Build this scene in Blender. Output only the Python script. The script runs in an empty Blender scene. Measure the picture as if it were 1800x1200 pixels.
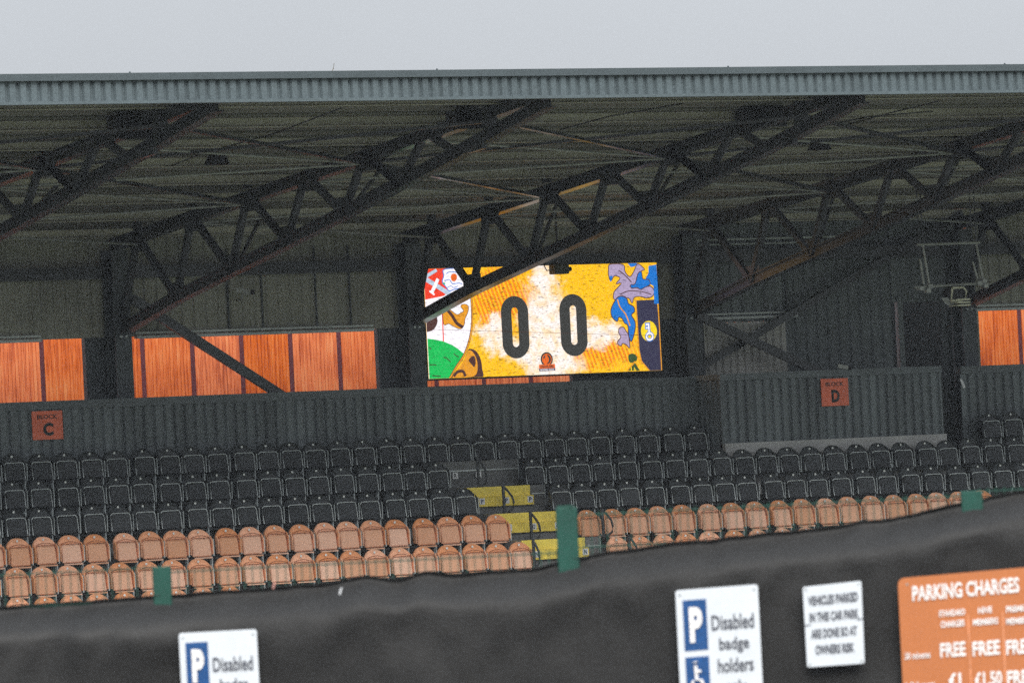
import bpy, bmesh, math, random
from mathutils import Vector, Matrix
random.seed(7)
sc = bpy.context.scene
col = sc.collection
R = math.radians

# ------------------------------------------------------------------ camera
F = 12000.0; TH = R(31.5); PIT = .025; ROLL = .0495; DIST = 121.0; ZE = 6.4
fw = Vector((math.sin(TH)*math.cos(PIT), math.cos(TH)*math.cos(PIT), math.sin(PIT)))
r0 = Vector((math.cos(TH), -math.sin(TH), 0)); u0 = r0.cross(fw)
rt = r0*math.cos(ROLL) - u0*math.sin(ROLL); up = u0*math.cos(ROLL) + r0*math.sin(ROLL)
CAM = Vector((-DIST*math.sin(TH), -DIST*math.cos(TH), ZE))
cd = bpy.data.cameras.new('camera'); cam = bpy.data.objects.new('camera', cd); col.objects.link(cam)
cam.matrix_world = Matrix(((rt.x, up.x, -fw.x, CAM.x), (rt.y, up.y, -fw.y, CAM.y), (rt.z, up.z, -fw.z, CAM.z), (0, 0, 0, 1)))
cd.sensor_width = 36; cd.lens = 36*F/1800; cd.clip_start = .5; cd.clip_end = 3000
cd.dof.use_dof = True; cd.dof.focus_distance = 118; cd.dof.aperture_fstop = 6.6
sc.camera = cam

# ------------------------------------------------------------------ world, sun, exposure
EXPO = 1.1
SUN_EL, SUN_AZ = R(42), R(205)          # high soft light through the cloud, from behind the camera
w = bpy.data.worlds.new('World'); sc.world = w; w.use_nodes = True
nt = w.node_tree; nt.nodes.clear()
def wn(t, **k):
    n = nt.nodes.new(t)
    for a, b in k.items(): setattr(n, a, b)
    return n
sky = wn('ShaderNodeTexSky', sky_type='NISHITA', sun_disc=False, sun_elevation=SUN_EL, sun_rotation=SUN_AZ, dust_density=4.0)
hs = wn('ShaderNodeHueSaturation'); hs.inputs['Saturation'].default_value = .25
nt.links.new(sky.outputs[0], hs.inputs['Color'])
tc = wn('ShaderNodeTexCoord'); sp = wn('ShaderNodeSeparateXYZ'); nt.links.new(tc.outputs['Generated'], sp.inputs[0])
mr = wn('ShaderNodeMapRange'); nt.links.new(sp.outputs['Z'], mr.inputs['Value'])      # the overcast sky: three times brighter overhead than at the horizon
mr.inputs['From Min'].default_value = 0; mr.inputs['From Max'].default_value = 1
mr.inputs['To Min'].default_value = 2.45; mr.inputs['To Max'].default_value = 9.0
nz = wn('ShaderNodeTexNoise'); nz.inputs['Scale'].default_value = 9; nz.inputs['Detail'].default_value = 4
nt.links.new(tc.outputs['Generated'], nz.inputs['Vector'])
mr2 = wn('ShaderNodeMapRange'); mr2.inputs['To Min'].default_value = .9; mr2.inputs['To Max'].default_value = 1.1
nt.links.new(nz.outputs['Fac'], mr2.inputs['Value'])
mm = wn('ShaderNodeMath', operation='MULTIPLY'); nt.links.new(mr.outputs[0], mm.inputs[0]); nt.links.new(mr2.outputs[0], mm.inputs[1])
cl = wn('ShaderNodeVectorMath', operation='SCALE'); cl.inputs[0].default_value = (.93, .985, 1.06)
nt.links.new(mm.outputs[0], cl.inputs['Scale'])
mx = wn('ShaderNodeMix', data_type='RGBA'); mx.inputs['Factor'].default_value = .85
nt.links.new(hs.outputs[0], mx.inputs[6]); nt.links.new(cl.outputs[0], mx.inputs[7])
bg = wn('ShaderNodeBackground'); bg.inputs['Strength'].default_value = .1
nt.links.new(mx.outputs[2], bg.inputs[0])
wo = wn('ShaderNodeOutputWorld'); nt.links.new(bg.outputs[0], wo.inputs[0])
sl = bpy.data.lights.new('sun', 'SUN'); sl.energy = 1.5; sl.angle = R(44); sl.color = (1, .96, .9)
so = bpy.data.objects.new('sun', sl); col.objects.link(so)
sdir = Vector((math.sin(SUN_AZ)*math.cos(SUN_EL), math.cos(SUN_AZ)*math.cos(SUN_EL), math.sin(SUN_EL)))
so.rotation_euler = sdir.to_track_quat('Z', 'Y').to_euler()
vs = sc.view_settings; vs.view_transform = 'Standard'; vs.look = 'None'; vs.gamma = 1; vs.exposure = EXPO; vs.use_curve_mapping = False
sc.render.engine = 'CYCLES'; sc.cycles.use_denoising = False; sc.cycles.sample_clamp_indirect = 4; sc.cycles.max_bounces = 8; sc.cycles.diffuse_bounces = 5

# ------------------------------------------------------------------ measuring helpers: a pixel of the survey photo onto a real plane
def rayd(x, y): return fw + rt*((x-900)/F) - up*((y-600)/F)
def at(x, y, Y):
    d = rayd(x, y); return CAM + d*((Y-CAM.y)/d.y)
def atX(x, y, X):
    d = rayd(x, y); return CAM + d*((X-CAM.x)/d.x)
FN = Vector((math.sin(TH), math.cos(TH), 0))
def atF(x, y, dist=42.2):
    d = rayd(x, y); return CAM + d*(dist/d.dot(FN))
RZ = 11.56
RS = .1005
def roofz(Y): return RZ - RS*Y
def atR(x, y, dz=0):
    d = rayd(x, y); return CAM + d*((RZ-dz-RS*CAM.y-CAM.z)/(d.z+RS*d.y))
def V(*a): return Vector(a)

# ------------------------------------------------------------------ materials
MATS = {}
def nodes_of(m):
    m.use_nodes = True; t = m.node_tree; return t, t.nodes['Principled BSDF']
def mat(name, c, rough=.6, metal=0, var=.25, scale=3.0, grain=.25, gscale=60, bump=.0, streak=None, spec=.4, inst=0):
    if name in MATS: return MATS[name]
    m = bpy.data.materials.new(name); t, b = nodes_of(m); N = t.nodes.new; L = t.links.new
    tcn = N('ShaderNodeTexCoord'); mp = N('ShaderNodeMapping'); L(tcn.outputs['Object'], mp.inputs[0])
    if streak: mp.inputs['Scale'].default_value = streak
    n1 = N('ShaderNodeTexNoise'); n1.inputs['Scale'].default_value = scale; n1.inputs['Detail'].default_value = 5; L(mp.outputs[0], n1.inputs['Vector'])
    n2 = N('ShaderNodeTexNoise'); n2.inputs['Scale'].default_value = gscale; n2.inputs['Detail'].default_value = 2; L(tcn.outputs['Object'], n2.inputs['Vector'])
    a = N('ShaderNodeMapRange'); a.inputs['From Min'].default_value = .3; a.inputs['From Max'].default_value = .7
    a.inputs['To Min'].default_value = 1-var; a.inputs['To Max'].default_value = 1+var; L(n1.outputs['Fac'], a.inputs['Value'])
    g = N('ShaderNodeMapRange'); g.inputs['From Min'].default_value = .3; g.inputs['From Max'].default_value = .7
    g.inputs['To Min'].default_value = 1-grain; g.inputs['To Max'].default_value = 1+grain; L(n2.outputs['Fac'], g.inputs['Value'])
    mu = N('ShaderNodeMath'); mu.operation = 'MULTIPLY'; L(a.outputs[0], mu.inputs[0]); L(g.outputs[0], mu.inputs[1])
    sv = N('ShaderNodeVectorMath'); sv.operation = 'SCALE'; sv.inputs[0].default_value = c; L(mu.outputs[0], sv.inputs['Scale'])
    fin = sv.outputs[0]
    if inst:
        oi = N('ShaderNodeObjectInfo'); ir = N('ShaderNodeMapRange'); ir.inputs['To Min'].default_value = 1-inst; ir.inputs['To Max'].default_value = 1+inst*.6; L(oi.outputs['Random'], ir.inputs['Value'])
        s3 = N('ShaderNodeVectorMath'); s3.operation = 'SCALE'; L(fin, s3.inputs[0]); L(ir.outputs[0], s3.inputs['Scale'])
        hh = N('ShaderNodeHueSaturation'); L(s3.outputs[0], hh.inputs['Color']); sr = N('ShaderNodeMapRange'); sr.inputs['To Min'].default_value = 1.12; sr.inputs['To Max'].default_value = .85; L(oi.outputs['Random'], sr.inputs['Value']); L(sr.outputs[0], hh.inputs['Saturation']); fin = hh.outputs[0]
    L(fin, b.inputs['Base Color'])
    rr = N('ShaderNodeMapRange'); rr.inputs['To Min'].default_value = max(.05, rough-.15); rr.inputs['To Max'].default_value = min(1, rough+.15)
    L(n1.outputs['Fac'], rr.inputs['Value']); L(rr.outputs[0], b.inputs['Roughness'])
    b.inputs['Metallic'].default_value = metal; b.inputs['Specular IOR Level'].default_value = spec
    if bump:
        bp = N('ShaderNodeBump'); bp.inputs['Strength'].default_value = bump; bp.inputs['Distance'].default_value = .01
        L(n2.outputs['Fac'], bp.inputs['Height']); L(bp.outputs[0], b.inputs['Normal'])
    MATS[name] = m; return m
def led(name, c, dash=.12, k=1.0, extra=None):
    """a colour shown on the light emitting screen: dark lines of dead pixels run through it"""
    m = bpy.data.materials.new(name); t, b = nodes_of(m); N = t.nodes.new; L = t.links.new
    tcn = N('ShaderNodeTexCoord'); mp = N('ShaderNodeMapping'); mp.inputs['Scale'].default_value = (13, 1, 62); L(tcn.outputs['Object'], mp.inputs[0])
    n = N('ShaderNodeTexNoise'); n.inputs['Scale'].default_value = 1.0; n.inputs['Detail'].default_value = 3; L(mp.outputs[0], n.inputs['Vector'])
    r = N('ShaderNodeMapRange'); r.inputs['From Min'].default_value = .60; r.inputs['From Max'].default_value = .68
    r.inputs['To Min'].default_value = 1; r.inputs['To Max'].default_value = 1-dash*4 if dash < .25 else .05; L(n.outputs['Fac'], r.inputs['Value'])
    mp2 = N('ShaderNodeMapping'); mp2.inputs['Scale'].default_value = (38, 1, 38); L(tcn.outputs['Object'], mp2.inputs[0])
    n2 = N('ShaderNodeTexNoise'); n2.inputs['Scale'].default_value = 1.0; n2.inputs['Detail'].default_value = 1; L(mp2.outputs[0], n2.inputs['Vector'])
    r2 = N('ShaderNodeMapRange'); r2.inputs['From Min'].default_value = .3; r2.inputs['From Max'].default_value = .7
    r2.inputs['To Min'].default_value = .82; r2.inputs['To Max'].default_value = 1.12; L(n2.outputs['Fac'], r2.inputs['Value'])
    mu = N('ShaderNodeMath'); mu.operation = 'MULTIPLY'; L(r.outputs[0], mu.inputs[0]); L(r2.outputs[0], mu.inputs[1])
    sv = N('ShaderNodeVectorMath'); sv.operation = 'SCALE'; L(mu.outputs[0], sv.inputs['Scale'])
    if extra: L(extra(t, tcn), sv.inputs[0])
    else: sv.inputs[0].default_value = c
    b.inputs['Base Color'].default_value = (.01, .01, .01, 1); b.inputs['Roughness'].default_value = .5
    L(sv.outputs[0], b.inputs['Emission Color']); b.inputs['Emission Strength'].default_value = k*1.14/2**EXPO
    MATS[name] = m; return m

steel = mat('dark painted steel', (.042, .047, .052), .28, 0, .3, 2, .3, 50)
steel_glint = steel
column_paint = mat('charcoal column paint', (.080, .092, .102), .6, 0, .25, 2)
fascia_m = mat('blue grey coated steel', (.090, .117, .128), .6, 0, .12, 1.2, .22, 45)
fascia_trim = mat('grey flashing', (.062, .080, .088), .6, 0, .12, 1.5, .2, 45)
roof_m = mat('olive grey roof sheeting', (.215, .212, .185), .75, 0, .25, .7, .25, 40, streak=(.25, 3, 1))
purlin_m = mat('galvanised purlin', (.52, .50, .43), .38, 0, .25, 1.5, .25, 40, streak=(.4, 1, 1))
clad = mat('dark grey wall cladding', (.150, .172, .182), .6, 0, .34, 1.3, .28, 42, streak=(2.2, 1, .3))
clad_cap = mat('charcoal capping', (.135, .155, .165), .6, 0, .2, 1.5, .25, 42)
clad_olive = mat('olive grey wall sheeting', (.34, .34, .29), .7, 0, .25, 1.0, .3, 42)
clad_pale = mat('pale grey wall sheeting', (.55, .55, .52), .7, 0, .25, 1.0, .3, 42)
rail_pale = mat('pale aluminium rail', (.55, .60, .60), .4, 0, .2, 2, .2, 40)
concrete = mat('grey concrete', (.16, .165, .165), .85, 0, .25, 1.6, .25, 40, .4)
plinth_m = mat('pale concrete plinth', (.50, .50, .49), .85, 0, .15, 2, .2, 45, .3)
yellow = mat('yellow step paint', (.95, .76, .13), .7, 0, .12, 3, .22, 48, .3)
yellow_worn = mat('worn yellow nosing paint', (.92, .72, .12), .75, 0, .2, 5, .3, 48, .3)
white_plate = mat('white plate', (.8, .82, .84), .5, 0, .05, 3, .1, 60)
navy_ink = mat('navy lettering', (.015, .03, .09), .5, 0, .1)
black_ink = mat('dark lettering', (.02, .024, .026), .6, 0, .1)
seat_black = mat('black seat plastic', (.034, .039, .043), .5, 0, .3, 9, .45, 55, inst=.25)
seat_black_old = mat('weathered black seat plastic', (.050, .055, .060), .6, 0, .3, 9, .45, 55, inst=.3)
seat_edge = mat('worn grey seat edge with painted catchlight', (.70, .76, .76), .5, 0, .3, 14, .3, 60)  # pale rim: wear, plus the light the pan edge catches, painted in
seat_orange = mat('faded orange seat plastic', (.95, .52, .33), .55, 0, .10, 6, .16, 55, inst=.13)
seat_orange_deep = mat('orange seat shell plastic', (.94, .46, .25), .55, 0, .12, 6, .16, 55, inst=.12)
seat_orange_edge = mat('brown orange seat edge', (.30, .10, .045), .5, 0, .2, 14, .3, 60)
bracket_m = mat('galvanised seat bracket', (.60, .66, .66), .5, 0, .3, 8, .3, 60)
disc_m = mat('seat number disc', (.85, .88, .86), .5, 0, .05)
block_orange = mat('orange red block sign', (.95, .22, .12), .6, 0, .12, 4, .25, 50)
banner_m = mat('black banner sheeting', (.0098, .0096, .0095), .62, 0, .14, .8, .35, 45, .15)
post_green = mat('green fence paint', (.005, .062, .044), .6, 0, .15, 5, .15, 60)
sign_white = mat('white sign face', (.66, .70, .74), .5, 0, .04, 3, .06, 80)
sign_blue = mat('blue sign panel', (.006, .065, .215), .5, 0, .06)
sign_orange = mat('orange notice board', (.50, .165, .052), .6, 0, .06, 2, .08, 80)
sign_letter = mat('white sign lettering', (.82, .80, .78), .6, 0, .04)
grey_metal = mat('grey galvanised tube', (.36, .38, .36), .4, .2, .25, 6)
cream_metal = mat('cream lamp cage', (.66, .66, .50), .5, 0, .15, 6)
dark_box = mat('black lamp housing', (.014, .015, .017), .5, 0, .2, 6)
grass_m = mat('pitch turf', (.085, .10, .06), .9, 0, .3, .15, .3, 6)
mesh_green = mat('dark green mesh wire', (.010, .06, .043), .6, 0, .1)
tarmac = mat('car park asphalt', (.055, .055, .055), .9, 0, .25, .6, .3, 20)
void_m = mat('dark painted opening shade', (.035, .04, .043), .8, 0, .2)  # near-black colour stands in for the shade inside the openings
maroon = mat('maroon stained post', (.11, .022, .03), .7, 0, .2, 5)

def wood_material():
    m = bpy.data.materials.new('orange stained timber'); t, b = nodes_of(m); N = t.nodes.new; L = t.links.new
    tcn = N('ShaderNodeTexCoord'); mp = N('ShaderNodeMapping'); mp.inputs['Scale'].default_value = (9, 1, .5); L(tcn.outputs['Object'], mp.inputs[0])
    n = N('ShaderNodeTexNoise'); n.inputs['Scale'].default_value = 2.2; n.inputs['Detail'].default_value = 8; n.inputs['Roughness'].default_value = .7; L(mp.outputs[0], n.inputs['Vector'])
    n2 = N('ShaderNodeTexNoise'); n2.inputs['Scale'].default_value = 1.4; n2.inputs['Detail'].default_value = 4; L(tcn.outputs['Object'], n2.inputs['Vector'])
    ad = N('ShaderNodeMath'); ad.operation = 'MULTIPLY_ADD'; ad.inputs[1].default_value = .45; L(n2.outputs['Fac'], ad.inputs[0]); L(n.outputs['Fac'], ad.inputs[2])
    cr = N('ShaderNodeValToRGB'); e = cr.color_ramp.elements
    e[0].position = .54; e[0].color = (.42, .065, .018, 1); e[1].position = .98; e[1].color = (.95, .40, .17, 1)
    q = cr.color_ramp.elements.new(.74); q.color = (.84, .215, .07, 1)
    L(ad.outputs[0], cr.inputs[0]); b.inputs['Roughness'].default_value = .65
    oi = N('ShaderNodeObjectInfo'); hh = N('ShaderNodeHueSaturation'); L(cr.outputs[0], hh.inputs['Color'])
    for key, lo, hi in (('Value', .90, 1.0), ('Saturation', 1.10, 1.0)):
        q_ = N('ShaderNodeMapRange'); q_.inputs['To Min'].default_value = lo; q_.inputs['To Max'].default_value = hi; L(oi.outputs['Random'], q_.inputs['Value']); L(q_.outputs[0], hh.inputs[key])
    L(hh.outputs[0], b.inputs['Base Color'])
    return m
wood = wood_material()

# ------------------------------------------------------------------ mesh helpers
class MB:
    def __init__(s): s.v = []; s.f = []
    def add(s, vs, fs):
        n = len(s.v); s.v += [tuple(p) for p in vs]; s.f += [tuple(n+i for i in f) for f in fs]; return s
    def box(s, x0, x1, y0, y1, z0, z1):
        return s.add([(x0,y0,z0),(x1,y0,z0),(x1,y1,z0),(x0,y1,z0),(x0,y0,z1),(x1,y0,z1),(x1,y1,z1),(x0,y1,z1)],
                     [(0,3,2,1),(4,5,6,7),(0,1,5,4),(1,2,6,5),(2,3,7,6),(3,0,4,7)])
    def beam(s, a, b, wd, hg, upv=Vector((0,0,1))):
        a = Vector(a); b = Vector(b); d = (b-a).normalized()
        if abs(d.dot(upv)) > .98: upv = Vector((0,1,0))
        sd = d.cross(upv).normalized(); u = sd.cross(d).normalized()
        P = []
        for q in (a, b):
            for i, j in ((-1,-1),(1,-1),(1,1),(-1,1)): P.append(q + sd*(i*wd/2) + u*(j*hg/2))
        return s.add(P, [(0,3,2,1),(4,5,6,7),(0,1,5,4),(1,2,6,5),(2,3,7,6),(3,0,4,7)])
    def ibeam(s, a, b, wd, hg, th=.02):
        a = Vector(a); b = Vector(b); d = (b-a).normalized(); u = d.cross(Vector((1,0,0))).normalized()
        if u.z < 0: u = -u
        s.beam(a+u*(hg/2-th/2), b+u*(hg/2-th/2), wd, th, u); s.beam(a-u*(hg/2-th/2), b-u*(hg/2-th/2), wd, th, u)
        return s.beam(a, b, .03, hg-2*th, u)
    def tube(s, pts, r, n=8):
        pts = [Vector(p) for p in pts]; k = len(pts); P = []
        for i, p in enumerate(pts):
            d = (pts[min(i+1,k-1)] - pts[max(i-1,0)]).normalized()
            a = d.cross(Vector((0,0,1))) if abs(d.z) < .95 else d.cross(Vector((1,0,0)))
            a.normalize(); b = d.cross(a)
            for j in range(n):
                t = 2*math.pi*j/n; P.append(p + a*(r*math.cos(t)) + b*(r*math.sin(t)))
        fs = [(i*n+j, i*n+(j+1)%n, (i+1)*n+(j+1)%n, (i+1)*n+j) for i in range(k-1) for j in range(n)]
        fs += [tuple(range(n))[::-1], tuple((k-1)*n+j for j in range(n))]
        return s.add(P, fs)
    def corr(s, x0, x1, z0, z1, Y, pitch=.2, depth=.03, frac=.35, along='x'):
        """profiled sheet in the plane Y, ribs upright"""
        xs = []; x = x0
        while x < x1:
            for q, dd in ((0, 0), (1-frac-.12, 0), (1-frac, 1), (.88, 1)):
                xx = x + q*pitch
                if xx < x1: xs.append((xx, dd))
            x += pitch
        xs.append((x1, 0))
        P = []; 
        for xx, dd in xs:
            if along == 'x': P += [(xx, Y+dd*depth, z0), (xx, Y+dd*depth, z1)]
            else: P += [(Y+dd*depth, xx, z0), (Y+dd*depth, xx, z1)]
        return s.add(P, [(2*i, 2*i+2, 2*i+3, 2*i+1) for i in range(len(xs)-1)])
    def prism(s, pts, nrm, th):
        """flat outline pts (in space) given a real thickness along nrm"""
        n = len(pts); P = [Vector(p) for p in pts]; Q = [p - nrm*th for p in P]
        return s.add(P+Q, [tuple(range(n)), tuple(range(2*n-1, n-1, -1))] + [(i, n+i, n+(i+1)%n, (i+1)%n) for i in range(n)])
    def build(s, name, m, parent=None, smooth=False, bevel=0):
        me = bpy.data.meshes.new(name); me.from_pydata(s.v, [], s.f); me.validate(); me.update()
        if smooth:
            for p in me.polygons: p.use_smooth = True
        return link(name, me, m, parent, bevel)
def link(name, me, m, parent=None, bevel=0):
    bm = bmesh.new(); bm.from_mesh(me); bmesh.ops.recalc_face_normals(bm, faces=bm.faces); bm.to_mesh(me); bm.free()
    if m and not me.materials: me.materials.append(m)
    o = bpy.data.objects.new(name, me); col.objects.link(o)
    if parent: o.parent = parent
    if bevel:
        b = o.modifiers.new('bevel', 'BEVEL'); b.width = bevel; b.segments = 2; b.limit_method = 'ANGLE'
    return o
def tag(o, label=None, cat=None, group=None, kind=None):
    for k, v in (('label', label), ('category', cat), ('group', group), ('kind', kind)):
        if v: o[k] = v
    return o
def empty(name, loc=(0,0,0), rz=0):
    o = bpy.data.objects.new(name, None); o.empty_display_size = .2; o.location = loc; o.rotation_euler = (0,0,rz); col.objects.link(o); return o
def adopt(root, children):
    """give parts built in place to a thing whose base is elsewhere"""
    inv = Matrix.Translation(-Vector(root.location))
    for c in children:
        c.parent = root; c.matrix_parent_inverse = inv
def text(name, s, c, w_, h_, m, right, upv, nrm, parent=None, bold=.02, al='CENTER', shear=0):
    cu = bpy.data.curves.new('t', 'FONT'); cu.body = s; cu.size = 1; cu.offset = bold; cu.resolution_u = 3; cu.shear = shear
    cu.align_x = 'CENTER'
    to = bpy.data.objects.new('t', cu); col.objects.link(to)
    bpy.context.view_layer.update()
    dg = bpy.context.evaluated_depsgraph_get(); me = bpy.data.meshes.new_from_object(to.evaluated_get(dg))
    bpy.data.objects.remove(to)
    X = [v.co.x for v in me.vertices]; Z = [v.co.y for v in me.vertices]
    x0, x1, z0, z1 = min(X), max(X), min(Z), max(Z); c = Vector(c)
    for v in me.vertices:
        v.co = c + right*((v.co.x-(x0+x1)/2)/(x1-x0)*w_) + upv*((v.co.y-(z0+z1)/2)/(z1-z0)*h_) + nrm*.0
    me.materials.clear(); me.materials.append(m); me.name = name
    for p_ in me.polygons: p_.use_smooth = False
    o = bpy.data.objects.new(name, me); col.objects.link(o)
    sm = o.modifiers.new('thickness', 'SOLIDIFY'); sm.thickness = .002; sm.offset = 0
    if parent: o.parent = parent
    return o
def cat_rom(pts, n=6, closed=True):
    out = []; k = len(pts)
    rng = range(k) if closed else range(k-1)
    for i in rng:
        if closed: p = [pts[(i+j-1) % k] for j in range(4)]
        else: p = [pts[max(0, min(k-1, i+j-1))] for j in range(4)]
        for q in range(n):
            t = q/n; t2 = t*t; t3 = t2*t
            out.append(tuple(.5*((2*p[1][a]) + (-p[0][a]+p[2][a])*t + (2*p[0][a]-5*p[1][a]+4*p[2][a]-p[3][a])*t2 + (-p[0][a]+3*p[1][a]-3*p[2][a]+p[3][a])*t3) for a in (0, 1)))
    if not closed: out.append(tuple(pts[-1]))
    return out
def shared(o, name, parent, loc=None):
    c = o.copy(); c.name = name; col.objects.link(c); c.parent = parent
    if loc is not None: c.location = loc
    return c
def copy_tree(o, parent=None):
    c = o.copy(); col.objects.link(c)
    if parent: c.parent = parent
    for ch in list(o.children): copy_tree(ch, c)
    return c
ORD = 'first second third fourth fifth sixth seventh eighth ninth tenth eleventh twelfth thirteenth fourteenth fifteenth sixteenth seventeenth eighteenth nineteenth twentieth twenty-first twenty-second twenty-third twenty-fourth twenty-fifth twenty-sixth twenty-seventh twenty-eighth twenty-ninth thirtieth'.split()

# ------------------------------------------------------------------ setting: ground, car park bank, stand terrace
tag(MB().add([(-1500,-1500,0),(1500,-1500,0),(1500,1500,0),(-1500,1500,0)], [(0,1,2,3)]).build('ground', grass_m), kind='structure')
def fp(a, b, z): p = CAM + FN*a + r0*b; return (p.x, p.y, z)
bank = MB().add([fp(-80,-90,4.15), fp(-80,90,4.15), fp(45,90,4.15), fp(45,-90,4.15), fp(52,90,.01), fp(52,-90,.01), fp(-95,-90,.01), fp(-95,90,.01)], [(0,1,2,3), (3,2,4,5), (0,6,7,1)])
tag(bank.build('car_park_ground', tarmac), kind='structure')

XL, XR = -27.0, 22.0
COLX = [-19.7, -13.87, -8.05, -2.23, 3.55, 9.60, 15.5]
PITCH_Y, RISE = .85, .47
rowY = [-1.6 - PITCH_Y*i for i in range(6)]                  # seat back line of rows
topZ = [7.785, 7.32, 6.86, 6.385, 5.905, 5.43]                # top of the seat backs
flo = [t-.81 for t in topZ]
# terrace: stepped concrete seen as one structure, one prism along X
prof = [(2.5, flo[0]), (rowY[0]-.45, flo[0])]
for i in range(1, 14):
    Y = -1.6-PITCH_Y*i; z = flo[i] if i < 6 else flo[5]-RISE*(i-5)
    prof += [(rowY[0]-.45-PITCH_Y*(i-1), z), (rowY[0]-.45-PITCH_Y*i, z)]
prof += [(prof[-1][0], .0), (2.5, .0)]
t = MB(); n = len(prof)
t.add([(XL, y, z) for y, z in prof] + [(XR, y, z) for y, z in prof], [(i, (i+1) % n, n+(i+1) % n, n+i) for i in range(n)] + [tuple(range(n)), tuple(range(2*n-1, n-1, -1))])
terrace = tag(t.build('terrace', concrete), kind='structure')
tag(MB().box(XL, XR, 2.5, 30, 7.3, 7.55).build('rear_walkway', concrete), kind='structure')

# ------------------------------------------------------------------ the stand (one building with its parts)
stand = tag(empty('stadium_stand', (0, 0, 0)), 'roofed grey football stand with dark steel trusses, corrugated fascia and cladding', 'stand')
# roof sheet with purlins and fascia
Yf = -15.0
roof = MB().add([(XL, 2.6, roofz(2.6)), (XR, 2.6, roofz(2.6)), (XR, Yf, roofz(Yf)), (XL, Yf, roofz(Yf)),
                 (XL, 2.6, roofz(2.6)+.05), (XR, 2.6, roofz(2.6)+.05), (XR, Yf, roofz(Yf)+.05), (XL, Yf, roofz(Yf)+.05)],
                [(0,1,2,3), (4,7,6,5), (0,4,5,1), (1,5,6,2), (2,6,7,3), (3,7,4,0)])
# a real roof stops at the wall line plus a small overhang
roof.v = [(x, min(y, .6), z if y < .6 else roofz(.6)+(z-roofz(2.6))) for x, y, z in roof.v]
roof = roof.build('roof', roof_m, stand)
for k in range(9):
    Y = -.25 - 1.84*k
    p = MB(); z = roofz(Y)
    p.box(XL, XR, Y-.012, Y+.012, z-.16, z-.012)             # web
    p.box(XL, XR, Y-.07, Y-.012, z-.165, z-.15)              # lip
    p.build('purlin', purlin_m, roof)
for k in range(27):                                           # joints and shallow pans of the sheeting between purlins
    Y = -.8 - .54*k; z = roofz(Y)
    if k % 3: MB().box(XL, XR, Y-.03, Y+.03, z-.03, z-.005).build('sheet_lap', roof_m, roof)
fz0, fz1 = 12.655, 13.105
def fas(px_, y, base=12.66): return 0
fs = MB()
x = XL
fs.corr(XL, XR, fz0+.045, fz1-.10, Yf-.10, .1745, .05, .36)
fascia = fs.build('fascia', fascia_m, stand)
MB().box(XL, XR, Yf-.16, Yf+.02, fz1-.105, fz1).build('top_flashing', fascia_trim, fascia)
MB().box(XL, XR, Yf-.15, Yf+.02, fz0, fz0+.045).build('bottom_flashing', fascia_m, fascia)
for k in range(28):
    x = XL + .9 + 1.75*k
    if k % 3 == 0: MB().box(x, x+.02, Yf-.11, Yf-.09, fz1, fz1+.022).build('fixing', fascia_trim, fascia)

# trusses
UN = [(-.35, 11.30), (-1.16, 11.40), (-3.1, 11.62), (-5.03, 11.84), (-6.98, 12.04), (-8.92, 12.24), (-10.86, 12.44), (-12.8, 12.63), (-14.7, 12.80)]
LN = [(-.3, 9.80), (-2.42, 10.28), (-4.35, 10.64), (-6.27, 10.99), (-8.15, 11.34), (-9.95, 11.69), (-11.8, 12.05), (-12.87, 12.28), (-14.6, 12.65)]
def make_truss(X):
    out = []
    tr = MB()
    tr.beam((X, UN[0][0]+.2, UN[0][1]-.02), (X, UN[-1][0], UN[-1][1]), .22, .03)
    a, b = V(X, UN[0][0]+.2, UN[0][1]-.02), V(X, UN[-1][0], UN[-1][1])
    tr = MB().ibeam(a, b, .20, .20)
    top = tr.build('truss', steel, stand)
    lc = MB()
    for i in range(len(LN)-1): 
        p, q = V(X, *LN[i]), V(X, *LN[i+1]); d = (q-p).normalized()*.0
        lc.ibeam(p-d, q+d, .19, .19)
    lc.build('bottom_chord', steel, top)
    def web(p, q, s=.10, nm='web'): MB().beam((X, *p), (X, *q), s, s, V(1,0,0)).build(nm, steel, top)
    for i in range(1, 6):
        web(UN[i], LN[i]); web(UN[i], LN[i-1] if i > 1 else (-.45, 9.92))
    web(UN[6], LN[5]); web(UN[6], LN[6], .1); web((UN[7][0], UN[7][1]+.2), (UN[7][0], LN[7][1]-.1), .17, 'post')
    web(UN[5], LN[5]); 
    web((-10.95, LN[5][1]+.28), (-12.6, LN[6][1]+.06), .09)
    for i in range(1, 8):
        y, z = UN[i]; MB().box(X-.06, X+.06, y-.06, y+.06, z+.1, roofz(y)-.003).build('cleat', steel, top)
    for i in range(1, 6):
        y, z = LN[i]; MB().box(X-.013, X+.013, y-.28, y+.28, z-.05, z+.26).build('gusset', steel, top)
        y, z = UN[i]; MB().box(X-.013, X+.013, y-.26, y+.26, z-.27, z+.05).build('gusset', steel, top)
    return top
for X in COLX: make_truss(X)
# bracing rods between trusses
for a, b in zip(COLX[:-1], COLX[1:]):
    for i, j in ((1, 2), (3, 2), (3, 4), (5, 4), (5, 6)):
        MB().tube([(b, UN[i+0][0]-.0, UN[i][1]-.15), (a, UN[j][0], UN[j][1]-.12)], 0.022, 6).build('bracing_rod', grey_metal, stand)
    for i, j in ((7, 5), (5, 7), (5, 3)):
        MB().beam((a, UN[i][0], UN[i][1]-.13), (b, UN[j][0], UN[j][1]-.15), .09, .05).build('wind_brace', steel, stand)
    for i in (2, 4):
        MB().beam((a+.1, LN[i][0], LN[i][1]+.04), (a+1.5, UN[i][0]+.2, roofz(UN[i][0])-.18), .05, .05).build('fly_brace', steel, stand)
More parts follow.
